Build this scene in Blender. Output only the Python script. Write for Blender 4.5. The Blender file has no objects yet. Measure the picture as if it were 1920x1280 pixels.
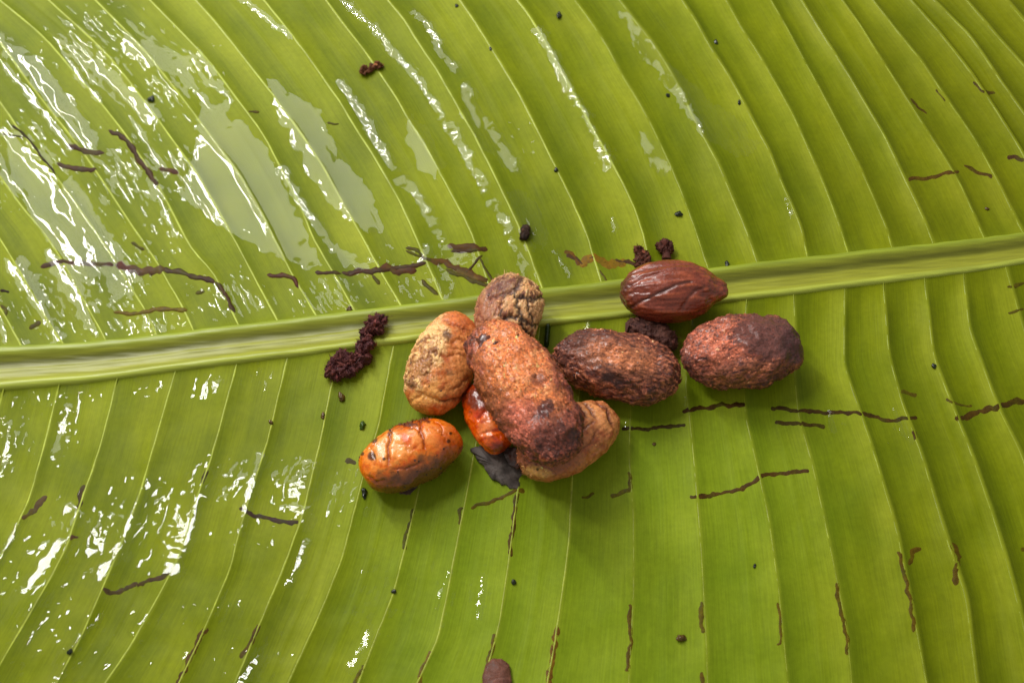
import bpy, math, random
import numpy as np
from mathutils import Vector, Matrix
from mathutils.bvhtree import BVHTree
from mathutils.kdtree import KDTree

random.seed(7)
RNG = np.random.default_rng(11)
scene = bpy.context.scene
COL = scene.collection

# ------------------------------------------------------------------ camera
LENS, SENSOR = 43.0, 36.0
DIST, TILT = 0.278, math.radians(27)
cam_d = bpy.data.cameras.new('camera')
cam = bpy.data.objects.new('camera', cam_d)
COL.objects.link(cam)
CAM = Vector((0, -DIST * math.sin(TILT), DIST * math.cos(TILT)))
cam.location = CAM
cam.rotation_euler = (TILT, 0, 0)
cam_d.lens, cam_d.sensor_width = LENS, SENSOR
cam_d.clip_start, cam_d.clip_end = 0.01, 50
cam_d.dof.use_dof = True
cam_d.dof.focus_distance = DIST - 0.006
cam_d.dof.aperture_fstop = 20.0
scene.camera = cam
scene.render.resolution_x, scene.render.resolution_y = 1024, 682

RIGHT = np.array([1.0, 0, 0])
UP = np.array([0, math.cos(TILT), math.sin(TILT)])
FWD = np.array([0, math.sin(TILT), -math.cos(TILT)])
C0 = np.array(CAM)
K = SENSOR / LENS


def ray(x, y):
    x = np.asarray(x, float); y = np.asarray(y, float)
    a = (x - 960) / 1920 * K; b = (640 - y) / 1920 * K
    return a[..., None] * RIGHT + b[..., None] * UP + FWD


def at(x, y, z=0.0):
    """point of the level plane z seen at photo position (x, y)"""
    d = ray(x, y)
    t = (np.asarray(z, float) - C0[2]) / d[..., 2]
    return C0 + d * t[..., None]


def topx(P):
    q = P - C0
    f = q @ FWD
    return 960 + (q @ RIGHT) / f / K * 1920, 640 - (q @ UP) / f / K * 1920


# ------------------------------------------------------------------ light
world = bpy.data.worlds.new('World')
scene.world = world
world.use_nodes = True
bg = world.node_tree.nodes['Background']
bg.inputs['Color'].default_value = (1.0, 0.97, 0.90, 1)
bg.inputs['Strength'].default_value = 0.33


def lamp(name, loc, target, sx, sy, power, color):
    d = bpy.data.lights.new(name, 'AREA')
    d.shape = 'RECTANGLE'; d.size = sx; d.size_y = sy
    d.energy = power; d.color = color
    o = bpy.data.objects.new(name, d); COL.objects.link(o)
    o.location = loc
    o.rotation_euler = (Vector(target) - Vector(loc)).to_track_quat('-Z', 'Y').to_euler()
    return o


def mirror_point(px, py, dist, tilt_x=0.0, tilt_y=0.0):
    P = at(px, py)
    v = P - C0; v /= np.linalg.norm(v)
    n = np.array([tilt_x, tilt_y, 1.0]); n /= np.linalg.norm(n)
    r = v - 2 * (v @ n) * n
    return Vector(P + r * dist), Vector(P)


L1, T1 = mirror_point(400, 290, 0.56)
lamp('soft_window_light', L1, T1, 0.40, 0.31, 1.95, (1.0, 0.98, 0.95))
L2, T2 = mirror_point(560, 300, 0.56, -0.20, 0.0)
lamp('bright_window_light', L2, T2, 0.018, 0.30, 1.40, (1.0, 0.97, 0.93))
L3, T3 = mirror_point(330, 985, 0.52, -0.05, 0.0)
lamp('added_glint_lamp', L3, T3, 0.06, 0.09, 0.72, (1.0, 0.97, 0.93))  # added lamp that makes the lower-left water glint, no known source

vs = scene.view_settings
vs.view_transform = 'Standard'; vs.look = 'None'; vs.exposure = 0.20; vs.gamma = 1.0
vs.use_curve_mapping = False
scene.cycles.max_bounces = 8
scene.cycles.caustics_reflective = False
scene.cycles.caustics_refractive = False

# ------------------------------------------------------------------ numpy noise
_perm = RNG.permutation(4096)
_grad = RNG.normal(size=(4096, 3)); _grad /= np.linalg.norm(_grad, axis=1)[:, None]
_rnd = RNG.random((4096, 3))


def _h(i):
    return _perm[(_perm[(_perm[i[..., 0] & 4095] + i[..., 1]) & 4095] + i[..., 2]) & 4095]


def pn(p):
    p = np.asarray(p, float)
    i = np.floor(p).astype(np.int64); f = p - i
    w = f * f * f * (f * (f * 6 - 15) + 10)
    r = 0
    for a in (0, 1):
        for b in (0, 1):
            for c in (0, 1):
                o = np.array((a, b, c))
                g = _grad[_h(i + o)]
                d = ((f - o) * g).sum(-1)
                wt = (w[..., 0] if a else 1 - w[..., 0]) * (w[..., 1] if b else 1 - w[..., 1]) * (w[..., 2] if c else 1 - w[..., 2])
                r = r + d * wt
    return r * 1.6


def fbm(p, oct=4, gain=0.5):
    r = 0; a = 1.0; p = np.asarray(p, float)
    for k in range(oct):
        r = r + a * pn(p + 17.3 * k); a *= gain; p = p * 2.03
    return r


def worley(p):
    p = np.asarray(p, float); i = np.floor(p).astype(np.int64); f = p - i
    f1 = np.full(p.shape[:-1], 9.0); f2 = f1.copy(); idv = np.zeros_like(f1)
    for a in (-1, 0, 1):
        for b in (-1, 0, 1):
            for c in (-1, 0, 1):
                o = np.array((a, b, c)); h = _h(i + o)
                d = np.linalg.norm(o + _rnd[h] - f, axis=-1)
                nearer = d < f1
                f2 = np.where(nearer, f1, np.minimum(f2, d))
                idv = np.where(nearer, _rnd[h, 0], idv)
                f1 = np.where(nearer, d, f1)
    return f1, f2, idv


def sst(a, b, x):
    t = np.clip((x - a) / (b - a), 0, 1)
    return t * t * (3 - 2 * t)


def C(r, g, b):
    c = np.array((r, g, b), float) / 255
    return np.where(c <= 0.04045, c / 12.92, ((c + 0.055) / 1.055) ** 2.4)


def mixc(a, b, m):
    return a * (1 - m[:, None]) + b * m[:, None]


# ------------------------------------------------------------------ mesh helpers
def mesh(name, V, F, mat, parent=None, cols=None, smooth=True, extra=None):
    V = np.asarray(V, np.float64); F = np.asarray(F, np.int32)
    me = bpy.data.meshes.new(name)
    n = F.shape[1]
    me.vertices.add(len(V)); me.vertices.foreach_set('co', V.astype(np.float32).ravel())
    me.loops.add(F.size); me.loops.foreach_set('vertex_index', F.ravel())
    me.polygons.add(len(F))
    me.polygons.foreach_set('loop_start', np.arange(0, F.size, n, dtype=np.int32))
    me.polygons.foreach_set('loop_total', np.full(len(F), n, np.int32))
    me.update(calc_edges=True)
    me.validate()
    if smooth:
        me.polygons.foreach_set('use_smooth', np.ones(len(me.polygons), bool))
    if cols is not None:
        a = me.color_attributes.new('tint', 'FLOAT_COLOR', 'POINT')
        c = np.ones((len(V), 4), np.float32); c[:, :3] = np.clip(cols, 0, 1)
        a.data.foreach_set('color', c.ravel())
    for k, v in (extra or {}).items():
        a = me.attributes.new(k, 'FLOAT', 'POINT')
        a.data.foreach_set('value', np.asarray(v, np.float32))
    me.materials.append(mat)
    o = bpy.data.objects.new(name, me); COL.objects.link(o)
    if parent is not None:
        o.parent = parent
        o.matrix_parent_inverse = parent.matrix_world.inverted() if False else Matrix.Translation(-parent.location)
    return o


def empty(name, loc):
    o = bpy.data.objects.new(name, None); COL.objects.link(o)
    o.location = Vector(loc); o.empty_display_size = 0.005
    return o


def tag(o, label, cat, group=None, kind=None):
    if label: o['label'] = label
    if cat: o['category'] = cat
    if group: o['group'] = group
    if kind: o['kind'] = kind
    return o


def gridfaces(nu, nv, wrap=False):
    i = np.arange(nu - 1)[:, None]; j = np.arange(nv if wrap else nv - 1)[None, :]
    j2 = (j + 1) % nv
    a = i * nv + j; b = (i + 1) * nv + j; c = (i + 1) * nv + j2; d = i * nv + j2
    return np.stack([a, b, c, d], -1).reshape(-1, 4)


def normals(V, F):
    n = np.cross(V[F[:, 2]] - V[F[:, 0]], V[F[:, 3]] - V[F[:, 1]])
    N = np.zeros_like(V)
    for k in range(4): np.add.at(N, F[:, k], n)
    return N / (np.linalg.norm(N, axis=1)[:, None] + 1e-20)


# ------------------------------------------------------------------ materials
def principled(name, rough=0.5, spec=0.5):
    m = bpy.data.materials.new(name); m.use_nodes = True
    nt = m.node_tree; b = nt.nodes['Principled BSDF']
    b.inputs['Roughness'].default_value = rough
    b.inputs['Specular IOR Level'].default_value = spec
    return m, nt, b


def nd(nt, typ, **kw):
    n = nt.nodes.new(typ)
    for k, v in kw.items(): setattr(n, k, v)
    return n


def noise_tex(nt, scale, detail=4, rough=0.55, vec=None, dims=None):
    n = nd(nt, 'ShaderNodeTexNoise')
    n.inputs['Scale'].default_value = scale; n.inputs['Detail'].default_value = detail
    n.inputs['Roughness'].default_value = rough
    if vec is not None: nt.links.new(vec, n.inputs['Vector'])
    return n


def ramp(nt, fac, stops):
    r = nd(nt, 'ShaderNodeValToRGB')
    while len(r.color_ramp.elements) < len(stops): r.color_ramp.elements.new(0.5)
    for e, (p, c) in zip(r.color_ramp.elements, stops):
        e.position = p; e.color = (c, c, c, 1) if not hasattr(c, '__len__') else (*c, 1)
    nt.links.new(fac, r.inputs[0])
    return r


def seed_material(name, rough=0.5, spec=0.4, grain=2500, contrast=0.5, bump=0.35, bump_dist=0.0003, sss=0.0, coat=0.0, stretch=(1, 1, 1)):
    """tint from the mesh attribute, broken up by fine procedural grain"""
    m, nt, b = principled(name, rough, spec)
    tc = nd(nt, 'ShaderNodeTexCoord')
    mp = nd(nt, 'ShaderNodeMapping'); mp.inputs['Scale'].default_value = stretch
    nt.links.new(tc.outputs['Object'], mp.inputs['Vector'])
    at_ = nd(nt, 'ShaderNodeAttribute', attribute_name='tint')
    n1 = noise_tex(nt, grain, 5, 0.65, mp.outputs[0])
    r1 = ramp(nt, n1.outputs['Fac'], [(0.3, 1 - contrast), (0.5, 1.0), (0.72, 1 + contrast * 0.8)])
    mx = nd(nt, 'ShaderNodeMix', data_type='RGBA', blend_type='MULTIPLY'); mx.inputs[0].default_value = 1
    nt.links.new(at_.outputs['Color'], mx.inputs[6]); nt.links.new(r1.outputs[0], mx.inputs[7])
    hs = nd(nt, 'ShaderNodeHueSaturation'); hs.inputs['Saturation'].default_value = 1.04; hs.inputs['Value'].default_value = 1.03
    nt.links.new(mx.outputs[2], hs.inputs['Color']); nt.links.new(hs.outputs[0], b.inputs['Base Color'])
    r2 = ramp(nt, n1.outputs['Fac'], [(0.35, max(rough - 0.15, 0.05)), (0.65, min(rough + 0.15, 1))])
    nt.links.new(r2.outputs[0], b.inputs['Roughness'])
    n2 = noise_tex(nt, grain * 0.8, 6, 0.7, mp.outputs[0])
    bp = nd(nt, 'ShaderNodeBump'); bp.inputs['Strength'].default_value = bump; bp.inputs['Distance'].default_value = bump_dist
    nt.links.new(n2.outputs['Fac'], bp.inputs['Height'])
    nt.links.new(bp.outputs[0], b.inputs['Normal'])
    if sss:
        b.inputs['Subsurface Weight'].default_value = sss
        b.inputs['Subsurface Radius'].default_value = (1.0, 0.35, 0.12)
        b.inputs['Subsurface Scale'].default_value = 0.0025
    if coat:
        b.inputs['Coat Weight'].default_value = coat; b.inputs['Coat Roughness'].default_value = 0.18
    return m


M_FIBRE = seed_material('fibrous_husk', 0.45, 0.4, 2400, 0.6, 0.9, 0.0007, coat=0.35)
M_ORANGE = seed_material('waxy_orange_kernel', 0.34, 0.45, 1500, 0.22, 0.28, 0.0002, sss=0.15, coat=0.45)
M_TAN = seed_material('flaky_tan_kernel', 0.5, 0.4, 1900, 0.4, 0.6, 0.0004, sss=0.12, coat=0.25)
M_CHESTNUT = seed_material('polished_brown_skin', 0.36, 0.45, 1500, 0.35, 0.35, 0.0003, coat=0.5)
M_CHAR = seed_material('charred_shell', 0.55, 0.35, 2200, 0.35, 0.5, 0.0003)
M_CRUMB = seed_material('dark_crumb', 0.7, 0.25, 3000, 0.5, 0.6, 0.0004)
M_SPECK = seed_material('wet_green_speck', 0.3, 0.4, 1500, 0.3, 0.1, 0.0001)
M_HAIR = seed_material('plant_fibre', 0.55, 0.3, 1500, 0.3, 0.0, 0.0001)
M_SCAR = seed_material('dry_leaf_scar', 0.5, 0.15, 1800, 0.35, 0.35, 0.0002)

# leaf blade: tint attribute (pigment plus painted pleat shade) + fine parallel fibre lines + waxy gloss
M_LEAF, nt, b = principled('banana_leaf_skin', 0.5, 0.10)
ta = nd(nt, 'ShaderNodeAttribute', attribute_name='tint')
ua = nd(nt, 'ShaderNodeAttribute', attribute_name='across')
va = nd(nt, 'ShaderNodeAttribute', attribute_name='along')
cx = nd(nt, 'ShaderNodeCombineXYZ')
nt.links.new(ua.outputs['Fac'], cx.inputs[0]); nt.links.new(va.outputs['Fac'], cx.inputs[1])
mp = nd(nt, 'ShaderNodeMapping'); mp.inputs['Scale'].default_value = (34, 1.2, 1)
nt.links.new(cx.outputs[0], mp.inputs[0])
nf = noise_tex(nt, 1.0, 3, 0.6, mp.outputs[0])
tc = nd(nt, 'ShaderNodeTexCoord')
ng = noise_tex(nt, 900, 4, 0.6, tc.outputs['Object'])
nb = noise_tex(nt, 60, 4, 0.55, tc.outputs['Object'])
rf = ramp(nt, nf.outputs['Fac'], [(0.3, 0.89), (0.7, 1.10)])
rg = ramp(nt, ng.outputs['Fac'], [(0.3, 0.93), (0.7, 1.07)])
rb = ramp(nt, nb.outputs['Fac'], [(0.3, (0.86, 0.90, 0.70)), (0.7, (1.12, 1.08, 1.2))])
prev = ta.outputs['Color']
for r in (rf, rg, rb):
    mx = nd(nt, 'ShaderNodeMix', data_type='RGBA', blend_type='MULTIPLY'); mx.inputs[0].default_value = 1
    nt.links.new(prev, mx.inputs[6]); nt.links.new(r.outputs[0], mx.inputs[7]); prev = mx.outputs[2]
nt.links.new(prev, b.inputs['Base Color'])
bp = nd(nt, 'ShaderNodeBump'); bp.inputs['Strength'].default_value = 0.25; bp.inputs['Distance'].default_value = 0.0002
nt.links.new(nf.outputs['Fac'], bp.inputs['Height']); nt.links.new(bp.outputs[0], b.inputs['Normal'])

M_RIB, nt, b = principled('pale_midrib_skin', 0.4, 0.4)
ta = nd(nt, 'ShaderNodeAttribute', attribute_name='tint')
tc = nd(nt, 'ShaderNodeTexCoord')
mp = nd(nt, 'ShaderNodeMapping'); mp.inputs['Scale'].default_value = (60, 1400, 300); mp.inputs['Rotation'].default_value = (0, 0, -0.12)
nt.links.new(tc.outputs['Object'], mp.inputs[0])
n1 = noise_tex(nt, 1.0, 4, 0.6, mp.outputs[0])
r1 = ramp(nt, n1.outputs['Fac'], [(0.3, 0.82), (0.7, 1.15)])
mx = nd(nt, 'ShaderNodeMix', data_type='RGBA', blend_type='MULTIPLY'); mx.inputs[0].default_value = 1
nt.links.new(ta.outputs['Color'], mx.inputs[6]); nt.links.new(r1.outputs[0], mx.inputs[7])
nt.links.new(mx.outputs[2], b.inputs['Base Color'])
bp = nd(nt, 'ShaderNodeBump'); bp.inputs['Strength'].default_value = 0.4; bp.inputs['Distance'].default_value = 0.0002
nt.links.new(n1.outputs['Fac'], bp.inputs['Height']); nt.links.new(bp.outputs[0], b.inputs['Normal'])

# water: clear film, Fresnel mirror over what lies beneath
M_WATER = bpy.data.materials.new('clear_water'); M_WATER.use_nodes = True
nt = M_WATER.node_tree
nt.nodes.remove(nt.nodes['Principled BSDF'])
out = nt.nodes['Material Output']
tr = nd(nt, 'ShaderNodeBsdfTransparent'); gl = nd(nt, 'ShaderNodeBsdfGlossy')
gl.inputs['Roughness'].default_value = 0.03
fr = nd(nt, 'ShaderNodeFresnel'); fr.inputs['IOR'].default_value = 1.36
ge = nd(nt, 'ShaderNodeNewGeometry')     # a thin film reflects alike from both sides
io = nd(nt, 'ShaderNodeMapRange'); io.inputs['To Min'].default_value = 1.36; io.inputs['To Max'].default_value = 1 / 1.36
nt.links.new(ge.outputs['Backfacing'], io.inputs['Value']); nt.links.new(io.outputs[0], fr.inputs['IOR'])
tc = nd(nt, 'ShaderNodeTexCoord')
n1 = noise_tex(nt, 420, 3, 0.6, tc.outputs['Object'])
bp = nd(nt, 'ShaderNodeBump'); bp.inputs['Strength'].default_value = 0.05; bp.inputs['Distance'].default_value = 0.0004
nt.links.new(n1.outputs['Fac'], bp.inputs['Height'])
nt.links.new(bp.outputs[0], gl.inputs['Normal'])
ms = nd(nt, 'ShaderNodeMixShader')
nt.links.new(fr.outputs[0], ms.inputs[0]); nt.links.new(tr.outputs[0], ms.inputs[1]); nt.links.new(gl.outputs[0], ms.inputs[2])
nt.links.new(ms.outputs[0], out.inputs['Surface'])

# ------------------------------------------------------------------ leaf layout (photo positions laid on the level plane)
MID_UP = [(-420, 690), (-200, 672), (0, 655), (150, 648), (300, 636), (450, 618), (600, 600), (760, 582), (900, 562), (1050, 545), (1200, 525), (1400, 502), (1500, 490), (1650, 474), (1800, 458), (1920, 444), (2150, 415), (2400, 384)]
MID_LO = [(-420, 790), (-200, 757), (0, 728), (150, 716), (300, 699), (450, 682), (600, 664), (740, 648), (900, 627), (1050, 608), (1200, 590), (1400, 560), (1500, 550), (1650, 530), (1800, 512), (1920, 494), (2150, 459), (2400, 424)]


def yline(pts, x):
    p = np.array(pts, float)
    return np.interp(x, p[:, 0], p[:, 1])


UPPER = [
    [(-60, 655), (-130, 520), (-260, 330)],
    [(45, 658), (0, 575), (-60, 480), (-160, 330)],
    [(124, 652), (91, 605), (64, 555), (30, 497), (0, 447), (-60, 360), (-150, 250)],
    [(202, 645), (171, 588), (141, 534), (118, 491), (84, 437), (50, 400), (25, 365), (0, 330), (-70, 245), (-180, 130)],
    [(296, 634), (279, 592), (245, 538), (215, 487), (188, 447), (155, 400), (104, 329), (81, 299), (54, 265), (27, 232), (0, 190), (-60, 120), (-150, 30)],
    [(366, 627), (339, 568), (312, 524), (292, 487), (262, 444), (232, 400), (188, 333), (144, 269), (100, 215), (54, 155), (0, 78), (-70, 0)],
    [(450, 615), (403, 514), (356, 464), (329, 408), (292, 339), (259, 286), (228, 242), (191, 195), (151, 151), (111, 101), (77, 64), (7, 7), (-60, -45)],
    [(524, 608), (467, 501), (413, 400), (370, 325), (325, 265), (283, 205), (240, 150), (195, 95), (140, 45), (90, 0)],
    [(598, 600), (544, 508), (497, 412), (447, 323), (410, 276), (360, 208), (316, 151), (279, 104), (218, 40), (178, 0)],
    [(670, 592), (630, 520), (583, 440), (571, 403), (531, 323), (490, 245), (440, 180), (395, 118), (330, 50), (280, 0)],
    [(757, 582), (704, 491), (677, 440), (640, 375), (598, 299), (554, 235), (514, 181), (464, 118), (417, 57), (366, 0)],
    [(835, 572), (774, 430), (751, 380), (707, 302), (674, 252), (640, 195), (595, 130), (545, 62), (494, 0)],
    [(925, 559), (882, 430), (855, 380), (828, 329), (795, 269), (764, 222), (748, 191), (717, 144), (697, 114), (677, 87), (640, 40), (611, 0)],
    [(1020, 549), (976, 430), (952, 380), (926, 326), (892, 259), (855, 195), (821, 134), (784, 81), (758, 37), (727, 0)],
    [(1130, 535), (1097, 430), (1070, 370), (1043, 316), (1026, 282), (1003, 235), (976, 181), (946, 131), (919, 87), (889, 40), (862, 0)],
    [(1225, 522), (1204, 430), (1188, 386), (1164, 336), (1137, 286), (1107, 235), (1077, 178), (1046, 124), (1020, 74), (993, 30), (969, 0)],
    [(1330, 510), (1300, 420), (1280, 366), (1258, 312), (1228, 249), (1198, 191), (1167, 144), (1137, 84), (1107, 40), (1077, 0)],
    [(1422, 499), (1398, 430), (1367, 356), (1347, 309), (1320, 259), (1300, 222), (1280, 178), (1261, 141), (1228, 87), (1191, 40), (1161, 0)],
    [(1515, 488), (1503, 430), (1488, 393), (1465, 343), (1441, 282), (1414, 232), (1381, 168), (1361, 134), (1334, 94), (1307, 44), (1280, 3)],
    [(1592, 480), (1576, 430), (1549, 356), (1518, 286), (1488, 218), (1455, 158), (1424, 104), (1388, 50), (1361, 0)],
    [(1674, 471), (1663, 430), (1643, 383), (1616, 322), (1582, 252), (1545, 181), (1508, 114), (1482, 64), (1445, 0)],
    [(1752, 463), (1740, 430), (1717, 380), (1683, 309), (1660, 259), (1626, 202), (1589, 138), (1549, 77), (1508, 10)],
    [(1848, 453), (1838, 430), (1801, 346), (1767, 289), (1727, 228), (1683, 158), (1643, 97), (1613, 47), (1579, 0)],
    [(1922, 444), (1901, 403), (1865, 329), (1824, 255), (1777, 188), (1727, 114), (1683, 60), (1636, 0)],
    [(2000, 434), (1950, 350), (1912, 279), (1868, 208), (1818, 134), (1757, 57), (1707, 0)],
    [(2080, 424), (2000, 320), (1920, 215), (1868, 141), (1818, 67), (1750, 0)],
    [(2160, 414), (2040, 270), (1920, 124), (1868, 67), (1811, 0)],
    [(2250, 403), (2080, 220), (1960, 85), (1885, 0)],
    [(2340, 391), (2160, 190), (2040, 70), (1965, 0)],
]
LOWER = [
    [(-300, 772), (-350, 850), (-420, 950)],
    [(-200, 757), (-230, 850), (-290, 950)],
    [(-95, 742), (-120, 850), (-165, 940), (-210, 1000)],
    [(7, 727), (-20, 830), (-60, 930), (-100, 1010)],
    [(111, 719), (84, 830), (53, 940), (31, 985), (0, 1045), (-40, 1120)],
    [(220, 708), (190, 830), (165, 904), (141, 971), (127, 1020), (95, 1083), (39, 1178), (0, 1245), (-20, 1280)],
    [(329, 695), (290, 830), (260, 932), (232, 1006), (197, 1090), (151, 1196), (105, 1280)],
    [(444, 682), (404, 830), (390, 876), (373, 921), (338, 1037), (302, 1108), (243, 1213), (197, 1280)],
    [(539, 671), (501, 830), (471, 918), (447, 1002), (432, 1066), (390, 1164), (340, 1270)],
    [(636, 660), (622, 721), (600, 830), (566, 971), (527, 1076), (492, 1157), (440, 1280)],
    [(738, 648), (710, 800), (690, 860), (668, 945), (640, 1052), (600, 1150), (540, 1280)],
    [(838, 635), (815, 770), (788, 900), (778, 951), (757, 1038), (737, 1115), (700, 1206), (673, 1277)],
    [(925, 624), (905, 770), (885, 870), (872, 944), (858, 1011), (838, 1119), (821, 1199), (795, 1253)],
    [(1012, 613), (990, 770), (971, 917), (954, 1052), (936, 1172), (919, 1233)],
    [(1103, 602), (1085, 740), (1073, 884), (1067, 1018), (1053, 1119), (1040, 1206), (1026, 1280)],
    [(1195, 591), (1184, 740), (1179, 850), (1188, 968), (1188, 1119), (1179, 1280)],
    [(1298, 575), (1285, 725), (1292, 777), (1300, 850), (1314, 1018), (1324, 1186), (1327, 1280)],
    [(1400, 560), (1393, 680), (1397, 777), (1414, 850), (1441, 968), (1461, 1112), (1478, 1280)],
    [(1488, 551), (1492, 635), (1489, 702), (1498, 786), (1518, 850), (1545, 968), (1569, 1085), (1589, 1186), (1597, 1280)],
    [(1584, 540), (1582, 685), (1612, 770), (1639, 850), (1683, 1001), (1713, 1152), (1737, 1280)],
    [(1656, 529), (1666, 662), (1690, 753), (1727, 850), (1770, 994), (1811, 1119), (1831, 1280)],
    [(1733, 520), (1750, 669), (1784, 756), (1821, 850), (1864, 974), (1901, 1102), (1945, 1280)],
    [(1806, 511), (1817, 618), (1871, 763), (1915, 850), (1965, 1000), (2040, 1280)],
    [(1885, 500), (1925, 635), (1975, 763), (2020, 850), (2080, 1000), (2150, 1280)],
    [(1975, 486), (2020, 635), (2080, 763), (2190, 1000), (2270, 1280)],
    [(2070, 472), (2120, 635), (2190, 763), (2300, 1000), (2390, 1280)],
]
Y_TOP, Y_BOT = -210, 1500


def resample(poly, yend, n):
    p = np.array(poly, float)
    if (p[-1, 1] - yend) * (p[0, 1] - yend) > 0:            # go on past the frame in the last direction
        d = (p[-1] - p[-2]) / abs(p[-1, 1] - p[-2, 1])
        p = np.vstack([p, p[-1] + d * abs(yend - p[-1, 1])])
    s = (p[:, 1] - p[0, 1]) / (p[-1, 1] - p[0, 1])
    # smooth curve through the traced points
    f = np.linspace(0, 1, n)
    x = np.interp(f, s, p[:, 0])
    k = np.hanning(max(5, n // 14 | 1)); k /= k.sum(); h = len(k) // 2
    xp = np.concatenate([2 * x[0] - x[h:0:-1], x, 2 * x[-1] - x[-2:-h - 2:-1]])
    x = np.convolve(xp, k, 'valid')
    return np.stack([x, p[0, 1] + f * (p[-1, 1] - p[0, 1])], -1)


NV, NU = 300, 26


def macro(x, y):
    """slow rise and fall of the whole leaf, in metres"""
    q = np.stack([x / 520, y / 520, np.zeros_like(x)], -1)
    return 0.0011 * fbm(q + 3.1, 2) + 0.00018 * fbm(q * 7 + 9, 2)


def build_half(veins, yend, side, seed):
    r = np.random.default_rng(seed)
    L = np.array([resample(v, yend, NV) for v in veins])     # (n, NV, 2)
    n = len(L)
    amps = r.uniform(0.00032, 0.00058, n)
    drop = r.uniform(0.26, 0.40, n)
    sec = r.uniform(0.0, 0.00012, n); secp = r.uniform(0.45, 0.7, n)
    f = np.linspace(0, 1, NV)
    rows = []; Z = []; U = []; Vv = []
    for i in range(n - 1):
        for k in range(NU):
            u = k / NU
            p = L[i] * (1 - u) + L[i + 1] * u
            rows.append(p); U.append(np.full(NV, i + u)); Vv.append(f)
            right = np.clip((p[:, 0] - 1000) / 700, 0, 1)
            amp = (amps[i] * (1 - u) + amps[i + 1] * u) * (0.75 + 0.4 * f + 1.1 * right)
            d = drop[i]
            h = (1 - u / d) ** 2 if u < d else ((u - d) / (1 - d)) ** 2
            z = amp * h * sst(0.0, 0.07, f) + sec[i] * np.exp(-((u - secp[i]) / 0.06) ** 2) * sst(0.05, 0.4, f)
            Z.append(z)
    rows.append(L[-1]); U.append(np.full(NV, n - 1.0)); Vv.append(f); Z.append(amps[-1] * sst(0.0, 0.07, f))
    P = np.array(rows); Z = np.array(Z)
    Z = Z + macro(P[..., 0], P[..., 1])
    Z += 0.0011 * np.exp(-f / 0.03)[None, :] * 1.0           # the blade lifts to meet the midrib
    lvl = macro(P[..., 0], P[..., 1]) + 0.00030 * (0.6 + 0.5 * f)[None]
    return dict(P=P, Z=Z, U=np.array(U), V=np.array(Vv), L=L, n=n, level=lvl)


HU = build_half(UPPER, Y_TOP, 1, 3)
HL = build_half(LOWER, Y_BOT, -1, 4)

leaf = empty('banana_leaf', at(960, 640))
tag(leaf, 'broad wet yellow-green banana leaf spread under the roasted seeds', 'leaf')

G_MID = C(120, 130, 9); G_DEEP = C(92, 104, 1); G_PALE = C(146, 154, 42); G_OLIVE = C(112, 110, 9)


def blade_tint(H):
    x, y = H['P'][..., 0].ravel(), H['P'][..., 1].ravel()
    u = H['U'].ravel() % 1.0; v = H['V'].ravel(); strip = np.floor(H['U'].ravel()).astype(int)
    rs = np.random.default_rng(5).random(80)[strip]
    q = np.stack([x / 260, y / 260, np.full_like(x, 2.0)], -1)
    n1 = fbm(q, 4)
    q2 = np.stack([H['U'].ravel() * 2.2, v * 3.0, np.full_like(x, 7.0)], -1)
    n2 = fbm(q2, 4)
    c = np.repeat(G_MID[None], len(x), 0)
    c = mixc(c, G_DEEP, np.clip(0.30 + 0.6 * n1 + 0.5 * n2 + 0.3 * (rs - 0.5), 0, 1))
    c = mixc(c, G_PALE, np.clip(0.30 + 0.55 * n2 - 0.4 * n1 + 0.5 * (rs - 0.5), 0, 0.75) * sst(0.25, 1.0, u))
    c = mixc(c, G_DEEP, np.clip(0.60 + 0.4 * n2 + 0.25 * sst(1000, 1500, x), 0, 0.95) * (1 - u / 0.55).clip(0, 1))  # pleat shade painted into the tint, deep just past each vein
    c = mixc(c, G_PALE, 0.55 * sst(900, 1500, x) * sst(0.45, 1.0, u) * np.clip(0.7 + 0.8 * n2, 0, 1))  # pale leaf bands, strengthened with the pleats' lit side painted in
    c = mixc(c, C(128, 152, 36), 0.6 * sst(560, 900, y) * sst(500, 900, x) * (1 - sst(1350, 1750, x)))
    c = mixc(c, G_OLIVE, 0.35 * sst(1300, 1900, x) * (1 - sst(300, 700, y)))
    c = c * np.array((0.93, 0.95, 0.66))
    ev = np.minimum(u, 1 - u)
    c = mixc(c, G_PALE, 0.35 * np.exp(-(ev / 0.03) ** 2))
    return c


halves = []
for H in (HU, HL):
    nuu = H['P'].shape[0]
    W = at(H['P'][..., 0], H['P'][..., 1]); W[..., 2] += H['Z']
    V = W.reshape(-1, 3); F = gridfaces(nuu, NV)
    if H is HU: F = F
    else: F = F[:, ::-1]
    H['W'] = V; H['F'] = F
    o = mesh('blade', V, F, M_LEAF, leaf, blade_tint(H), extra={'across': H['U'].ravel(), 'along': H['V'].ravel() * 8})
    halves.append((V, F))

# coarse copies of the blades let later pieces find the surface they lie on
allv, allf, off = [], [], 0
for H in (HU, HL):
    nuu = H['P'].shape[0]
    W = H['W'].reshape(nuu, NV, 3)[:, ::3]
    F = gridfaces(nuu, W.shape[1])
    allv += [tuple(p) for p in W.reshape(-1, 3)]; allf += [tuple(int(i) + off for i in f) for f in F]
    off += nuu * W.shape[1]

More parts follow.
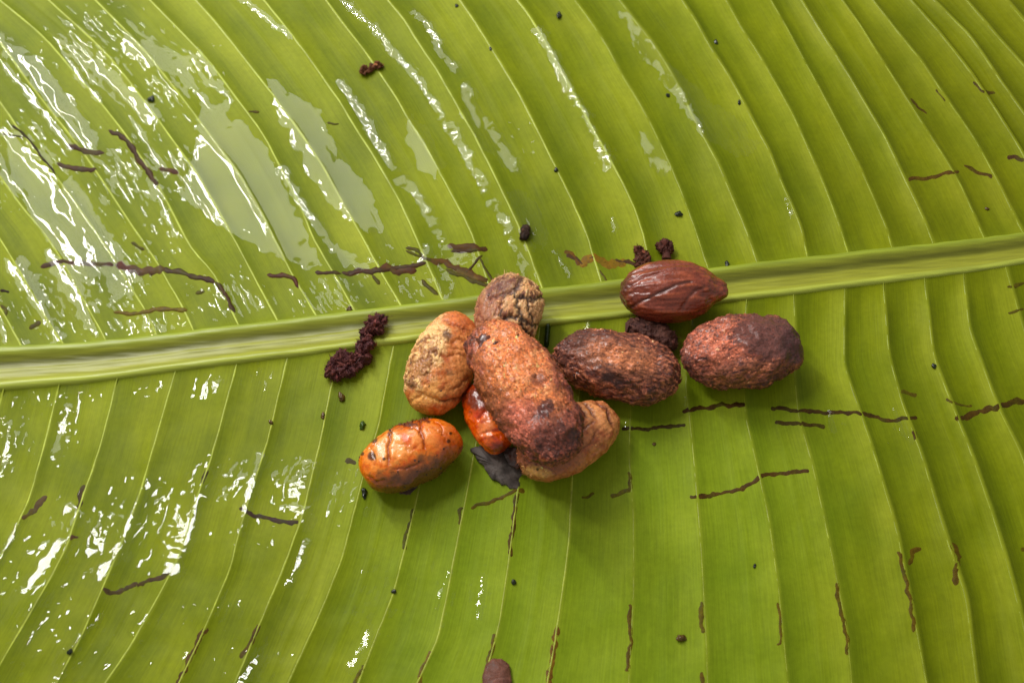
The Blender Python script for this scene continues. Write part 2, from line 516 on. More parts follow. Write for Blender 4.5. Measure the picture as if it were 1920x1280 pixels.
# ---- midrib: channel with two pale raised rims
NX, NC = 420, 41
xs = np.linspace(-420, 2400, NX)
yu, yl = yline(MID_UP, xs) - 8, yline(MID_LO, xs) + 8
for arr in (yu, yl):
    k = np.hanning(31); k /= k.sum()
    arr[15:-15] = np.convolve(arr, k, 'valid')
s = np.linspace(0, 1, NC)
prof = 0.45 * (0.0013 * np.exp(-((s - 0.17) / 0.12) ** 2) + 0.0016 * np.exp(-((s - 0.86) / 0.10) ** 2)
        - 0.0010 * np.exp(-((s - 0.47) / 0.20) ** 2) + 0.0004 * np.exp(-((s - 0.55) / 0.04) ** 2)) + 0.0010
prof[0] -= 0.0022; prof[-1] -= 0.0022; prof[1] -= 0.0008; prof[-2] -= 0.0008; prof[2] -= 0.0002; prof[-3] -= 0.0002
X = np.repeat(xs[:, None], NC, 1)
wob = 1.0 * fbm(np.stack([xs / 40, np.zeros(NX), np.zeros(NX)], -1), 3)
Y = yu[:, None] + wob[:, None] * (1 - s) + (yl - yu)[:, None] * s + 0 * X
wid = ((yl - yu) / 72.0)[:, None]
Zr = prof[None] * wid + macro(X, Y) + 0.00006 * fbm(np.stack([X / 90, Y / 6, X * 0], -1), 3)
RW = at(X, Y); RW[..., 2] += Zr
ss = np.repeat(s[None], NX, 0).ravel()
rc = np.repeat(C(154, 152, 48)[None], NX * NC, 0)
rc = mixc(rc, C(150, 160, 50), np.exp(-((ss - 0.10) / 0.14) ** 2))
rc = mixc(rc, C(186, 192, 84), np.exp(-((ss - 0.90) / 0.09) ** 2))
rc = mixc(rc, C(92, 92, 12), 0.9 * np.exp(-((ss - 0.38) / 0.10) ** 2))  # shade of the upper inner wall painted into the rib colour
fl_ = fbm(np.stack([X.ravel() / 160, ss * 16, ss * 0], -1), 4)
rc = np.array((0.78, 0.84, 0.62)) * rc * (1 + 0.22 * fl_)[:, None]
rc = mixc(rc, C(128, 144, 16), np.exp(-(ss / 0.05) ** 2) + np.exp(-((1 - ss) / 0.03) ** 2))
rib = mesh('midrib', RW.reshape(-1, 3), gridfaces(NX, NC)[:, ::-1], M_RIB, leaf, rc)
W = RW[:, ::2]
allv += [tuple(p) for p in W.reshape(-1, 3)]
allf += [tuple(int(i) + off for i in f) for f in gridfaces(NX, W.shape[1])]
BVH = BVHTree.FromPolygons(allv, allf)


def ground(x, y):
    """where the line of sight through (x, y) meets the leaf"""
    d = Vector(ray(np.array(x), np.array(y))).normalized()
    h = BVH.ray_cast(CAM, d)
    if h[0] is None: return at(x, y)
    return np.array(h[0])


def ribbon(name, pts, width, height, mat, parent, cols, ragged=0.3, seed=0, nseg=None, sink=0.00004, taper=0.5, fade=None):
    """a low rounded strip that follows the leaf under it"""
    p = np.array(pts, float)
    seg = np.linalg.norm(np.diff(p, axis=0), axis=1); s = np.concatenate([[0], np.cumsum(seg)])
    n = nseg or max(8, int(s[-1] / 5))
    t = np.linspace(0, s[-1], n)
    x = np.interp(t, s, p[:, 0]); y = np.interp(t, s, p[:, 1])
    jit = fbm(np.stack([t / 22, np.full(n, seed * 3.7), np.zeros(n)], -1), 3)
    jit2 = fbm(np.stack([t / 11, np.full(n, seed * 5.1), np.full(n, 4.0)], -1), 3)
    dx, dy = np.gradient(x), np.gradient(y)
    l = np.hypot(dx, dy) + 1e-9; nx, ny = -dy / l, dx / l
    x = x + nx * jit * width * ragged; y = y + ny * jit * width * ragged
    if np.ndim(width) == 0: wd = np.full(n, float(width))
    w = wd * 0.5 * (1 + ragged * 1.6 * jit2)
    endt = np.minimum(t, s[-1] - t) / (wd * 0.6 + 1e-6)
    w = w * (1 - taper + taper * np.clip(np.sqrt(np.clip(endt, 0, 1)), 0, 1))
    cs = np.array([-1.0, -0.55, 0, 0.55, 1.0]); ch = np.array([-0.25, 0.75, 1.0, 0.75, -0.25])
    V = []
    for i in range(n):
        e = min(1.0, 0.15 + endt[i])
        for c, h in zip(cs, ch):
            g = ground(x[i] + nx[i] * c * w[i], y[i] + ny[i] * c * w[i])
            V.append(g + np.array((0, 0, h * height * e - sink)))
    V = np.array(V)
    if np.ndim(cols) == 1: cols = np.repeat(np.array(cols)[None], len(V), 0)
    if fade is not None:      # the scar thins out into green skin along its edges and in places along its length
        lat = np.abs(np.tile(cs, n)); al = np.repeat(t / 30, 5)
        m_ = np.clip(0.25 * (lat > 0.9) + 0.5 * fbm(np.stack([al, np.full_like(al, seed * 2.9), lat * 0], -1), 3), 0, 0.38)
        cols = mixc(cols, fade, m_)
    q = V * 700
    cc = cols * (1 + 0.35 * fbm(q, 3))[:, None]
    return mesh(name, V, gridfaces(n, 5), mat, parent, cc)


# ---- side veins: one pale ridge each
k = 0
for H in (HU, HL):
    for L in H['L']:
        k += 1
        p = L[::6]
        if p[:, 0].max() < -120 or p[:, 0].min() > 2050: continue
        strong = 1.0 if p[len(p) // 2, 0] < 1150 else 0.55
        colv = C(154, 166, 44) if strong == 1 else C(138, 150, 30)
        ribbon('side_vein', p, 3.8 if strong == 1 else 2.4, 0.00006 if strong == 1 else 0.00003, M_RIB, leaf, colv, 0.2, k, nseg=len(p), sink=0.00002)

# ---- dry scars in the leaf skin
BR = C(72, 46, 22); OL = C(84, 74, 14); DK = C(52, 36, 16); RB = C(84, 44, 24)
SCARS = [
    ([(640, 512), (700, 508), (760, 502), (800, 492)], 10, BR), ([(845, 472), (905, 466)], 9, BR), ([(760, 470), (800, 486), (830, 496)], 6, OL), ([(905, 478), (885, 500), (870, 515)], 6, BR),
    ([(835, 505), (870, 518), (905, 532), (930, 540)], 9, OL), ([(1060, 474), (1100, 496)], 8, BR), ([(1100, 484), (1118, 482)], 8, BR), ([(1150, 486), (1200, 496)], 8, BR),
    ([(203, 244), (238, 262), (262, 300), (282, 330), (299, 347)], 11, BR), ([(124, 270), (150, 282), (196, 290)], 11, BR),
    ([(106, 306), (140, 316), (182, 320)], 10, BR), ([(298, 315), (318, 320), (336, 323)], 10, RB),
    ([(22, 233), (55, 262), (80, 298), (105, 328)], 5, DK), ([(0, 250), (45, 258)], 3, DK),
    ([(75, 500), (110, 490), (150, 493), (215, 497)], 9, C(78, 50, 34)), ([(215, 495), (260, 508), (310, 505)], 17, C(92, 44, 28)),
    ([(305, 503), (350, 515), (405, 530)], 11, BR), ([(405, 528), (424, 555), (442, 585)], 9, BR),
    ([(212, 586), (260, 588), (290, 578), (352, 582)], 9, C(110, 90, 20)), ([(366, 550), (384, 545)], 7, OL),
    ([(500, 515), (535, 518), (550, 522), (560, 540)], 9, RB), ([(590, 511), (640, 513)], 8, BR),
    ([(650, 513), (690, 508), (712, 505)], 9, RB), ([(712, 500), (745, 506), (782, 508)], 15, C(86, 50, 20)),
    ([(698, 515), (714, 532)], 9, OL), ([(760, 466), (782, 466), (798, 488)], 8, OL), ([(838, 462), (880, 463), (914, 472)], 13, C(92, 62, 24)),
    ([(800, 488), (830, 492), (860, 503), (890, 515), (915, 530)], 13, C(98, 66, 24)), ([(852, 500), (880, 520), (906, 524)], 12, C(110, 84, 30)),
    ([(898, 480), (912, 508), (926, 532)], 5, OL), ([(790, 524), (812, 546), (822, 553)], 9, OL),
    ([(1055, 470), (1072, 478), (1088, 500)], 9, C(96, 62, 14)), ([(1085, 505), (1100, 488), (1140, 494), (1180, 490)], 17, C(124, 92, 22)),
    ([(1124, 505), (1138, 528)], 5, OL), ([(0, 572), (12, 580), (12, 592)], 7, OL), ([(54, 616), (78, 605)], 9, OL), ([(0, 544), (18, 547)], 6, DK),
    ([(465, 209), (487, 210)], 5, OL), ([(613, 231), (636, 232)], 5, OL), ([(245, 455), (272, 468)], 7, OL),
    ([(1163, 803), (1210, 804), (1288, 796)], 8, C(60, 46, 8)), ([(1276, 772), (1300, 765), (1350, 760), (1402, 757)], 10, C(66, 44, 10)),
    ([(1442, 764), (1500, 770), (1600, 774), (1670, 788), (1722, 782)], 9, C(64, 46, 10)), ([(1450, 792), (1500, 793), (1550, 801)], 8, C(66, 52, 8)),
    ([(1684, 734), (1722, 742)], 7, OL), ([(1770, 747), (1800, 760), (1826, 762)], 6, OL), ([(1786, 786), (1830, 774), (1875, 760), (1925, 748)], 12, C(72, 52, 10)),
    ([(1712, 803), (1718, 828)], 9, C(70, 52, 10)), ([(1290, 933), (1345, 926), (1390, 915), (1428, 893), (1520, 879)], 9, C(74, 52, 16)),
    ([(1886, 540), (1922, 528)], 8, C(84, 76, 14)), ([(1888, 588), (1922, 578)], 6, C(84, 76, 14)),
    ([(1699, 339), (1750, 332), (1785, 322), (1800, 320)], 8, C(84, 60, 18)), ([(1804, 310), (1830, 322), (1864, 332)], 8, C(80, 60, 18)),
    ([(1705, 183), (1722, 203), (1741, 215)], 5, C(74, 58, 14)), ([(1754, 166), (1774, 193)], 4, C(74, 58, 14)),
    ([(1824, 150), (1842, 174), (1868, 175)], 5, C(78, 62, 16)), ([(1885, 298), (1900, 297), (1925, 298)], 13, C(70, 46, 20)),
    ([(38, 975), (62, 955), (92, 928)], 12, C(78, 58, 18)), ([(160, 905), (152, 930), (143, 957)], 11, C(62, 46, 12)),
    ([(127, 1010), (150, 1005)], 9, BR), ([(390, 878), (376, 910)], 9, C(60, 46, 10)),
    ([(190, 1098), (206, 1110), (260, 1096), (318, 1074), (326, 1056)], 10, C(66, 48, 16)), ([(445, 952), (480, 968), (520, 975), (564, 979)], 10, C(52, 30, 14)),
    ([(392, 1174), (374, 1190), (355, 1240), (332, 1280), (318, 1310)], 11, C(78, 56, 14)), ([(486, 1166), (470, 1205), (450, 1237)], 9, C(76, 58, 14)),
    ([(642, 866), (672, 867)], 11, C(64, 56, 10)), ([(776, 950), (768, 985), (756, 1033)], 9, C(78, 74, 10)),
    ([(868, 946), (862, 965), (862, 986)], 10, C(86, 78, 12)), ([(880, 953), (930, 936), (968, 920), (986, 919)], 8, C(90, 74, 12)),
    ([(971, 920), (964, 960), (955, 1046)], 10, C(80, 62, 12)), ([(1178, 881), (1182, 916), (1162, 924), (1142, 932)], 9, C(98, 90, 18)),
    ([(1088, 930), (1105, 932), (1116, 922)], 7, C(96, 90, 16)),
    ([(928, 1184), (918, 1225), (908, 1260)], 9, C(92, 78, 14)), ([(1047, 1168), (1040, 1205), (1034, 1240), (1028, 1300)], 13, C(110, 78, 26)),
    ([(1181, 1128), (1182, 1190), (1176, 1262)], 10, C(88, 72, 14)), ([(808, 1216), (792, 1250), (786, 1290)], 9, C(110, 90, 26)),
    ([(682, 1242), (668, 1275), (660, 1295)], 9, C(88, 80, 14)),
    ([(1315, 1123), (1315, 1165), (1319, 1190)], 11, C(96, 84, 14)), ([(1458, 1126), (1463, 1170), (1465, 1206), (1454, 1210)], 6, C(96, 80, 14)),
    ([(1569, 1088), (1574, 1140), (1588, 1190), (1588, 1230)], 9, C(92, 76, 12)), ([(1683, 1030), (1700, 1090), (1714, 1170), (1712, 1188)], 9, C(92, 72, 12)),
    ([(1703, 1062), (1710, 1035), (1730, 1025)], 11, C(90, 70, 12)), ([(1784, 1013), (1796, 1060), (1788, 1085), (1796, 1100)], 13, C(88, 70, 12)),
    ([(1315, 1256), (1320, 1290)], 8, C(90, 66, 14)), ([(1910, 1030), (1925, 1028)], 11, C(90, 76, 12)),
]
for i, (pts, w, c) in enumerate(SCARS):
    wet_side = pts[0][1] < 640 and pts[0][0] < 1000
    ribbon('scar', pts, w * (1.1 if wet_side else 1.3), 0.00022 if wet_side else 0.00007, M_SCAR, leaf, c * (0.62 if wet_side else 0.85), 0.34, i + 50, taper=0.75, fade=G_DEEP * 0.6)

# ------------------------------------------------------------------ water lying on the leaf
def seg_dist(x, y, pts):
    p = np.array(pts, float); best = np.full(x.shape, 1e9); tt = np.zeros(x.shape)
    seg = np.linalg.norm(np.diff(p, axis=0), axis=1); s = np.concatenate([[0], np.cumsum(seg)])
    for i in range(len(p) - 1):
        a, b_ = p[i], p[i + 1]; d = b_ - a; L2_ = d @ d + 1e-9
        t = np.clip(((x - a[0]) * d[0] + (y - a[1]) * d[1]) / L2_, 0, 1)
        r = np.hypot(x - a[0] - t * d[0], y - a[1] - t * d[1])
        m = r < best
        best = np.where(m, r, best); tt = np.where(m, s[i] + t * seg[i], tt)
    return best, tt, s[-1]


def seg_signed(x, y, pts):
    """distance, way along, length, signed offset and side vector of the nearest piece of a line"""
    p = np.array(pts, float)
    best = np.full(x.shape, 1e9); tt = np.zeros(x.shape); sd = np.zeros(x.shape); bx = np.zeros(x.shape); by = np.zeros(x.shape)
    seg = np.linalg.norm(np.diff(p, axis=0), axis=1); s = np.concatenate([[0], np.cumsum(seg)])
    for i in range(len(p) - 1):
        a, d = p[i], p[i + 1] - p[i]
        t = np.clip(((x - a[0]) * d[0] + (y - a[1]) * d[1]) / (d @ d + 1e-9), 0, 1)
        ox, oy = x - a[0] - t * d[0], y - a[1] - t * d[1]
        r = np.hypot(ox, oy); m = r < best
        n_ = np.array((-d[1], d[0])) / (seg[i] + 1e-9)
        best = np.where(m, r, best); tt = np.where(m, s[i] + t * seg[i], tt)
        sd = np.where(m, ox * n_[0] + oy * n_[1], sd); bx = np.where(m, n_[0], bx); by = np.where(m, n_[1], by)
    return best, tt, s[-1], sd, bx, by


def inside(x, y, poly):
    r = np.zeros(x.shape, bool); n = len(poly)
    for i in range(n):
        x1, y1 = poly[i]; x2, y2 = poly[(i + 1) % n]
        if y1 == y2: continue
        r ^= ((y1 > y) != (y2 > y)) & (x < (x2 - x1) * (y - y1) / (y2 - y1) + x1)
    return r


FILMS = [   # still, level patches that mirror the soft light
    [(388, 195), (420, 192), (425, 225), (455, 225), (490, 262), (510, 300), (540, 370), (570, 430), (600, 500), (560, 498), (500, 470), (440, 440), (380, 400), (340, 370), (350, 320), (370, 280), (362, 240)],
    [(500, 150), (545, 170), (590, 205), (612, 250), (640, 300), (700, 370), (720, 440), (690, 440), (640, 400), (590, 340), (560, 280), (520, 210)],
    [(865, 180), (900, 200), (935, 260), (965, 300), (975, 325), (940, 310), (900, 270), (870, 220)],
    [(770, 215), (800, 250), (835, 310), (815, 340), (780, 300), (760, 250)],
    [(955, 362), (985, 365), (1010, 400), (1030, 450), (1000, 450), (970, 410)],
    [(1160, 20), (1200, 60), (1260, 130), (1330, 190), (1400, 240), (1420, 270), (1380, 300), (1330, 270), (1270, 190), (1200, 100)],
    [(1200, 240), (1235, 275), (1262, 320), (1240, 330), (1205, 290)],
    [(0, 235), (40, 270), (110, 340), (170, 440), (200, 520), (150, 530), (90, 450), (30, 360), (0, 330)],
    [(130, 330), (175, 385), (215, 470), (250, 550), (215, 560), (180, 500), (140, 420), (110, 350)],
    [(20, 70), (70, 110), (130, 190), (180, 260), (160, 275), (100, 210), (40, 130), (0, 100), (0, 60)],
    [(100, 60), (170, 100), (240, 160), (300, 210), (290, 240), (220, 190), (150, 130)],
    [(230, 50), (300, 80), (360, 120), (350, 150), (290, 130), (230, 90)],
]
STREAKS = [   # water gathered along veins and folds
    ([(640, -5), (684, 34), (717, 67), (737, 97), (768, 128), (791, 161), (808, 185), (825, 218)], 12),
    ([(774, 24), (798, 40), (815, 74), (828, 104), (852, 128)], 15),
    ([(640, 158), (657, 185), (690, 235), (712, 280), (725, 300), (745, 320)], 17), ([(755, 345), (780, 362), (800, 400), (812, 425), (830, 450)], 16),
    ([(845, 245), (868, 280), (885, 318), (905, 350)], 16), ([(870, 165), (880, 180)], 14), ([(910, 225), (935, 270), (972, 318)], 14), ([(925, 385), (940, 405), (948, 428)], 18),
    ([(1010, 65), (1040, 115), (1062, 165), (1090, 205), (1112, 245), (1128, 285), (1138, 310)], 15),
    ([(1275, 172), (1300, 215), (1322, 258)], 9), ([(1475, 378), (1485, 408)], 7), ([(1150, 405), (1152, 430)], 6),
    ([(530, 325), (560, 375), (590, 425), (630, 470), (680, 510)], 17), ([(575, 200), (600, 240), (625, 280)], 11), ([(455, 0), (500, 35), (545, 75)], 9),
    ([(240, 40), (300, 95), (350, 150), (395, 210)], 8), ([(110, 75), (118, 100), (150, 145), (190, 190)], 9),
    ([(0, 75), (45, 120), (100, 170), (130, 215), (160, 260)], 20), ([(0, 115), (40, 160), (85, 215), (130, 270)], 12),
    ([(360, 110), (385, 150), (415, 170)], 9), ([(370, 100), (400, 140), (430, 190)], 7),
    ([(285, 340), (300, 375), (312, 405), (330, 440)], 11), ([(245, 220), (275, 270), (310, 320)], 8),
    ([(20, 490), (45, 530), (70, 570), (95, 610), (118, 645)], 18), ([(100, 480), (125, 520), (150, 570), (180, 625)], 22),
    ([(185, 430), (225, 490), (245, 520), (205, 570)], 14), ([(30, 500), (60, 540)], 24), ([(110, 510), (135, 555)], 26),
    ([(0, 600), (10, 640)], 10), ([(45, 640), (65, 660)], 9), ([(275, 605), (288, 632)], 13),
    ([(870, 175), (885, 200)], 9), ([(975, 480), (985, 505)], 9), ([(960, 455), (990, 500)], 10), ([(1040, 470), (1075, 530)], 5),
    ([(820, 495), (850, 540), (838, 560)], 7), ([(800, 470), (790, 490)], 16), ([(840, 475), (870, 490)], 18),
    # lower half
    ([(125, 760), (120, 790), (108, 830), (100, 855)], 15), ([(20, 790), (10, 840), (0, 890)], 10),
    ([(375, 925), (355, 970), (340, 1020), (325, 1055)], 24), ([(300, 1000), (330, 1045)], 14),
    ([(250, 960), (225, 1015), (200, 1060), (185, 1085)], 16), ([(165, 1030), (215, 1020), (225, 1035)], 20),
    ([(490, 860), (470, 920), (450, 1000)], 12), ([(580, 880), (560, 920), (555, 960), (570, 975)], 22), ([(575, 1020), (560, 1060), (540, 1095)], 12),
    ([(30, 990), (0, 1050)], 12), ([(110, 1020), (60, 1090), (10, 1150), (-10, 1170)], 16), ([(90, 1020), (50, 1040)], 10),
    ([(205, 970), (230, 975)], 14), ([(275, 905), (290, 920)], 12), ([(130, 955), (150, 965)], 14),
    ([(690, 1190), (680, 1215), (660, 1250)], 13), ([(480, 1240), (450, 1280)], 17), ([(120, 1250), (100, 1285)], 10), ([(190, 1150), (165, 1180), (130, 1220)], 6),
    ([(845, 1070), (825, 1120)], 5), ([(905, 1080), (898, 1160)], 8), ([(685, 960), (686, 966)], 9),
    ([(415, 1125), (405, 1150)], 6), ([(1555, 775), (1560, 805)], 7), ([(1675, 770), (1690, 810), (1705, 830)], 6), ([(1285, 750), (1282, 762)], 7), ([(1173, 790), (1176, 800)], 8),
    ([(1098, 605), (1102, 622)], 9), ([(1290, 600), (1292, 612)], 8),
]
BEADED = [   # small ragged beads: centre, radii, amount
    (240, 330, 130, 90, 1.0), (330, 300, 40, 40, 1.0), (180, 80, 110, 90, 0.9), (330, 150, 90, 90, 0.9), (60, 300, 90, 120, 1.0), (250, 480, 110, 90, 0.8), (430, 560, 90, 60, 0.9),
    (620, 560, 90, 50, 1.0), (780, 540, 80, 50, 0.8), (120, 560, 130, 80, 1.0), (860, 490, 70, 40, 1.1), (990, 470, 30, 70, 0.8), (260, 610, 120, 40, 0.9), (740, 500, 100, 40, 0.7),
    (60, 745, 90, 30, 1.0), (150, 730, 60, 30, 1.0), (270, 720, 50, 30, 1.1), (395, 720, 40, 35, 1.0), (490, 715, 40, 30, 0.8),
    (130, 800, 40, 90, 0.8), (20, 830, 40, 80, 1.0), (200, 1000, 160, 80, 1.15), (300, 960, 90, 90, 1.1), (430, 900, 90, 60, 1.0), (560, 910, 90, 70, 1.1), (640, 930, 60, 60, 0.9), (480, 1000, 60, 60, 0.6),
    (60, 1130, 90, 90, 0.9), (420, 1150, 60, 60, 0.5), (700, 1130, 60, 110, 0.8), (480, 1240, 70, 70, 0.9), (100, 1230, 120, 70, 0.6), (820, 1100, 40, 90, 0.5), (900, 1110, 30, 60, 0.6), (270, 1170, 120, 90, 0.4),
    (1560, 790, 30, 30, 0.6), (1690, 800, 30, 40, 0.6), (1260, 640, 60, 70, 0.4), (960, 260, 50, 60, 0.4), (1150, 300, 50, 30, 0.5),
]
WV, WF, off = [], [], 0
for H in (HU, HL):
    shp = H['Z'].shape
    x, y = H['P'][..., 0], H['P'][..., 1]
    q = np.stack([x / 30, y / 30, np.zeros_like(x)], -1)
    wx = 9 * fbm(q, 3); wy = 9 * fbm(q + 31.7, 3)
    q = np.stack([x / 7, y / 7, np.zeros_like(x)], -1)
    fx = 3.0 * fbm(q, 2); fy = 3.0 * fbm(q + 11.7, 2)
    T = np.zeros(shp)
    xf, yf, Zf = x[:, ::4].ravel(), y[:, ::4].ravel(), H['Z'][:, ::4].ravel()
    KD = KDTree(len(xf))
    for k_ in range(len(xf)): KD.insert((xf[k_], yf[k_], 0), k_)
    KD.balance()
    stri = 0.000006 * fbm(np.stack([H['U'] * 7, H['V'] * 9, np.zeros_like(x)], -1), 3, 0.7) * sst(420, 200, x)
    for poly in FILMS:
        bx = [p[0] for p in poly]; by = [p[1] for p in poly]
        sel = (x > min(bx) - 40) & (x < max(bx) + 40) & (y > min(by) - 40) & (y < max(by) + 40)
        if not sel.any(): continue
        xx, yy = x[sel] + wx[sel] * 1.2, y[sel] + wy[sel] * 1.2
        d, _, _ = seg_dist(xx, yy, poly + [poly[0]])
        d = np.where(inside(xx, yy, poly), d, -d)
        lv = np.maximum(0.8 * (H['level'] - H['Z'])[sel], 0) + 0.00006 + stri[sel]
        T[sel] = np.maximum(T[sel], lv * sst(-3, 18, d))
    for i, (pts, w) in enumerate(STREAKS):
        bx = [p[0] for p in pts]; by = [p[1] for p in pts]
        sel = (x > min(bx) - 40) & (x < max(bx) + 40) & (y > min(by) - 40) & (y < max(by) + 40)
        if not sel.any(): continue
        xx, yy = x[sel] + wx[sel] * 0.35 + fx[sel], y[sel] + wy[sel] * 0.35 + fy[sel]
        d, t, ln, sd, nx_, ny_ = seg_signed(xx, yy, pts)
        mod = 0.85 + 0.7 * fbm(np.stack([t / 26, np.full_like(t, i * 3.3), t * 0], -1), 3)
        r = 0.5 * w * 1.85 * np.clip(mod, 0.12, 1.3)
        # each rivulet has a gently bulging back, tilted to glint a lamp at the camera; ob is the way from its crest in metres
        Pw = H['W'].reshape(shp + (3,))[sel]
        crest = at(xx - sd * nx_, yy - sd * ny_); ob = (at(xx, yy) - crest)[:, :2]
        Ls = np.array(L2 if H is HU else L3)
        a_ = C0 - Pw; a_ /= np.linalg.norm(a_, axis=1)[:, None]; b2 = Ls - Pw; b2 /= np.linalg.norm(b2, axis=1)[:, None]
        hv = a_ + b2
        want = -hv[:, :2] / hv[:, 2:]
        want = want * (1 + 0.10 * fbm(np.stack([t / 30, np.full_like(t, i * 1.7), t * 0 + 3], -1), 2))[:, None]
        pp = np.array(pts, float); sg = np.concatenate([[0], np.cumsum(np.linalg.norm(np.diff(pp, axis=0), axis=1))])
        ts = np.linspace(0, sg[-1], 40); zc = np.empty(40)
        for k_, t_ in enumerate(ts):
            zc[k_] = Zf[KD.find((np.interp(t_, sg, pp[:, 0]), np.interp(t_, sg, pp[:, 1]), 0))[1]]
        kk = np.hanning(13); kk /= kk.sum()
        zc = np.convolve(np.concatenate([np.repeat(zc[0], 6), zc, np.repeat(zc[-1], 6)]), kk, 'valid')
        rw = r * 0.000115
        e = np.clip(d / r, 0, 1)
        rip = 0.000007 * fbm(np.stack([t / 13, sd / 5, np.full_like(t, i * 2.1)], -1), 2)
        if H is HL: rip = rip + 0.000018 * fbm(np.stack([t / 15, sd / 3.5, np.full_like(t, i * 4.1)], -1), 3, 0.6)
        hgt = rip + np.interp(t, ts, zc) + (want * ob).sum(1) - 0.035 / rw * (ob ** 2).sum(1) - H['Z'][sel]
        cut = d < r
        if cut.sum() < 4: continue
        hgt = hgt + min(max(np.quantile(-hgt[cut], 0.8), 0.00002), 0.00028)
        T[sel] = np.maximum(T[sel], np.clip(hgt, 0, 0.0007) * sst(1.0, 0.85, e) * cut)
    U2 = H['U'] * 10.0; V2 = H['V'] * 24
    n1 = fbm(np.stack([U2 * 1.3, V2 * 1.3, np.zeros_like(x)], -1), 3, 0.6)
    n2 = fbm(np.stack([U2 * 3.2, V2 * 2.6, np.full_like(x, 5.0)], -1), 2, 0.6)
    for cx_, cy_, rx, ry, a in BEADED:
        m = np.clip(1.25 - np.hypot((x - cx_) / rx, (y - cy_) / ry), 0, 1) * a
        T = np.maximum(T, 0.00009 * np.clip((n1 * 0.75 + n2 * 0.5) - (0.75 - 0.75 * m), 0, 1) * sst(0.0, 0.2, m))
    Wt = H['W'].copy(); Wt[:, 2] += T.ravel() + 0.00001
    F = H['F']
    keep = (T.ravel()[F] > 2e-6).sum(1) >= 2
    F = F[keep]
    used = np.unique(F); idx = np.zeros(len(Wt), int); idx[used] = np.arange(len(used))
    Vk = Wt[used]; low = T.ravel()[used] <= 2e-6
    Vk[low, 2] -= 0.00002
    WV.append(Vk); WF.append(idx[F] + off); off += len(used)
water = mesh('water', np.vstack(WV), np.vstack(WF), M_WATER)
tag(water, 'clear water film, beads and rivulets glinting on the leaf', 'water', kind='stuff')


# ------------------------------------------------------------------ seeds
def blob(X, Y, c, rx, ry=None, ang=0, soft=0.35, warp=0.0, nz=None):
    ry = ry or rx
    dx, dy = X - c[0], Y - c[1]
    a = math.radians(ang); ca, sa = math.cos(a), math.sin(a)
    u = (dx * ca + dy * sa) / rx; v = (-dx * sa + dy * ca) / ry
    d = np.hypot(u, v)
    if nz is not None: d = d + warp * nz
    return 1 - sst(1 - soft, 1 + soft, d)


def seed(p1, p2, hw, z1, z2, flat=0.8, nt_=170, nf=230, power=0.85, shape=None):
    """body of a seed lying between two photo positions; gives a dict of local fields"""
    A, B = at(p1[0], p1[1], z1), at(p2[0], p2[1], z2)
    ctr = (A + B) / 2; ex = B - A; Ln = np.linalg.norm(ex) / 2; ex /= 2 * Ln
    mp_ = ((p1[0] + p2[0]) / 2, (p1[1] + p2[1]) / 2)
    r = np.linalg.norm(at(mp_[0] + hw, mp_[1], (z1 + z2) / 2) - at(*mp_, (z1 + z2) / 2))
    ez = np.array((0, -0.15, 1.0)); ez = ez - ex * (ez @ ex); ez /= np.linalg.norm(ez)
    ey = np.cross(ez, ex)
    t = np.linspace(0.0001, math.pi - 0.0001, nt_)[:, None]; ph = np.linspace(0, 2 * math.pi, nf, endpoint=False)[None]
    xn = (-np.cos(t) + 0 * ph); rr = (np.sin(t) ** power + 0 * ph)
    if shape: rr = rr * shape(xn)
    yn = rr * np.cos(ph); zn = rr * np.sin(ph)
    loc = np.stack([xn * Ln, yn * r, zn * r * flat], -1).reshape(-1, 3)
    F = gridfaces(nt_, nf, True)[:, ::-1]
    S = dict(xn=xn.ravel(), yn=yn.ravel(), zn=zn.ravel(), ph=(ph + 0 * t).ravel(), loc=loc, mm=loc * 1000, L=Ln, r=r, ctr=ctr,
             R=np.stack([ex, ey, ez]), F=F)
    S['n'] = normals(loc, F)
    return S


def displace(S, d_mm):
    S['loc'] = S['loc'] + S['n'] * (d_mm / 1000.0)[:, None]


def finish(S):
    S['W'] = S['loc'] @ S['R'] + S['ctr']
    S['N'] = normals(S['W'], S['F'])
    S['X'], S['Y'] = topx(S['W'])


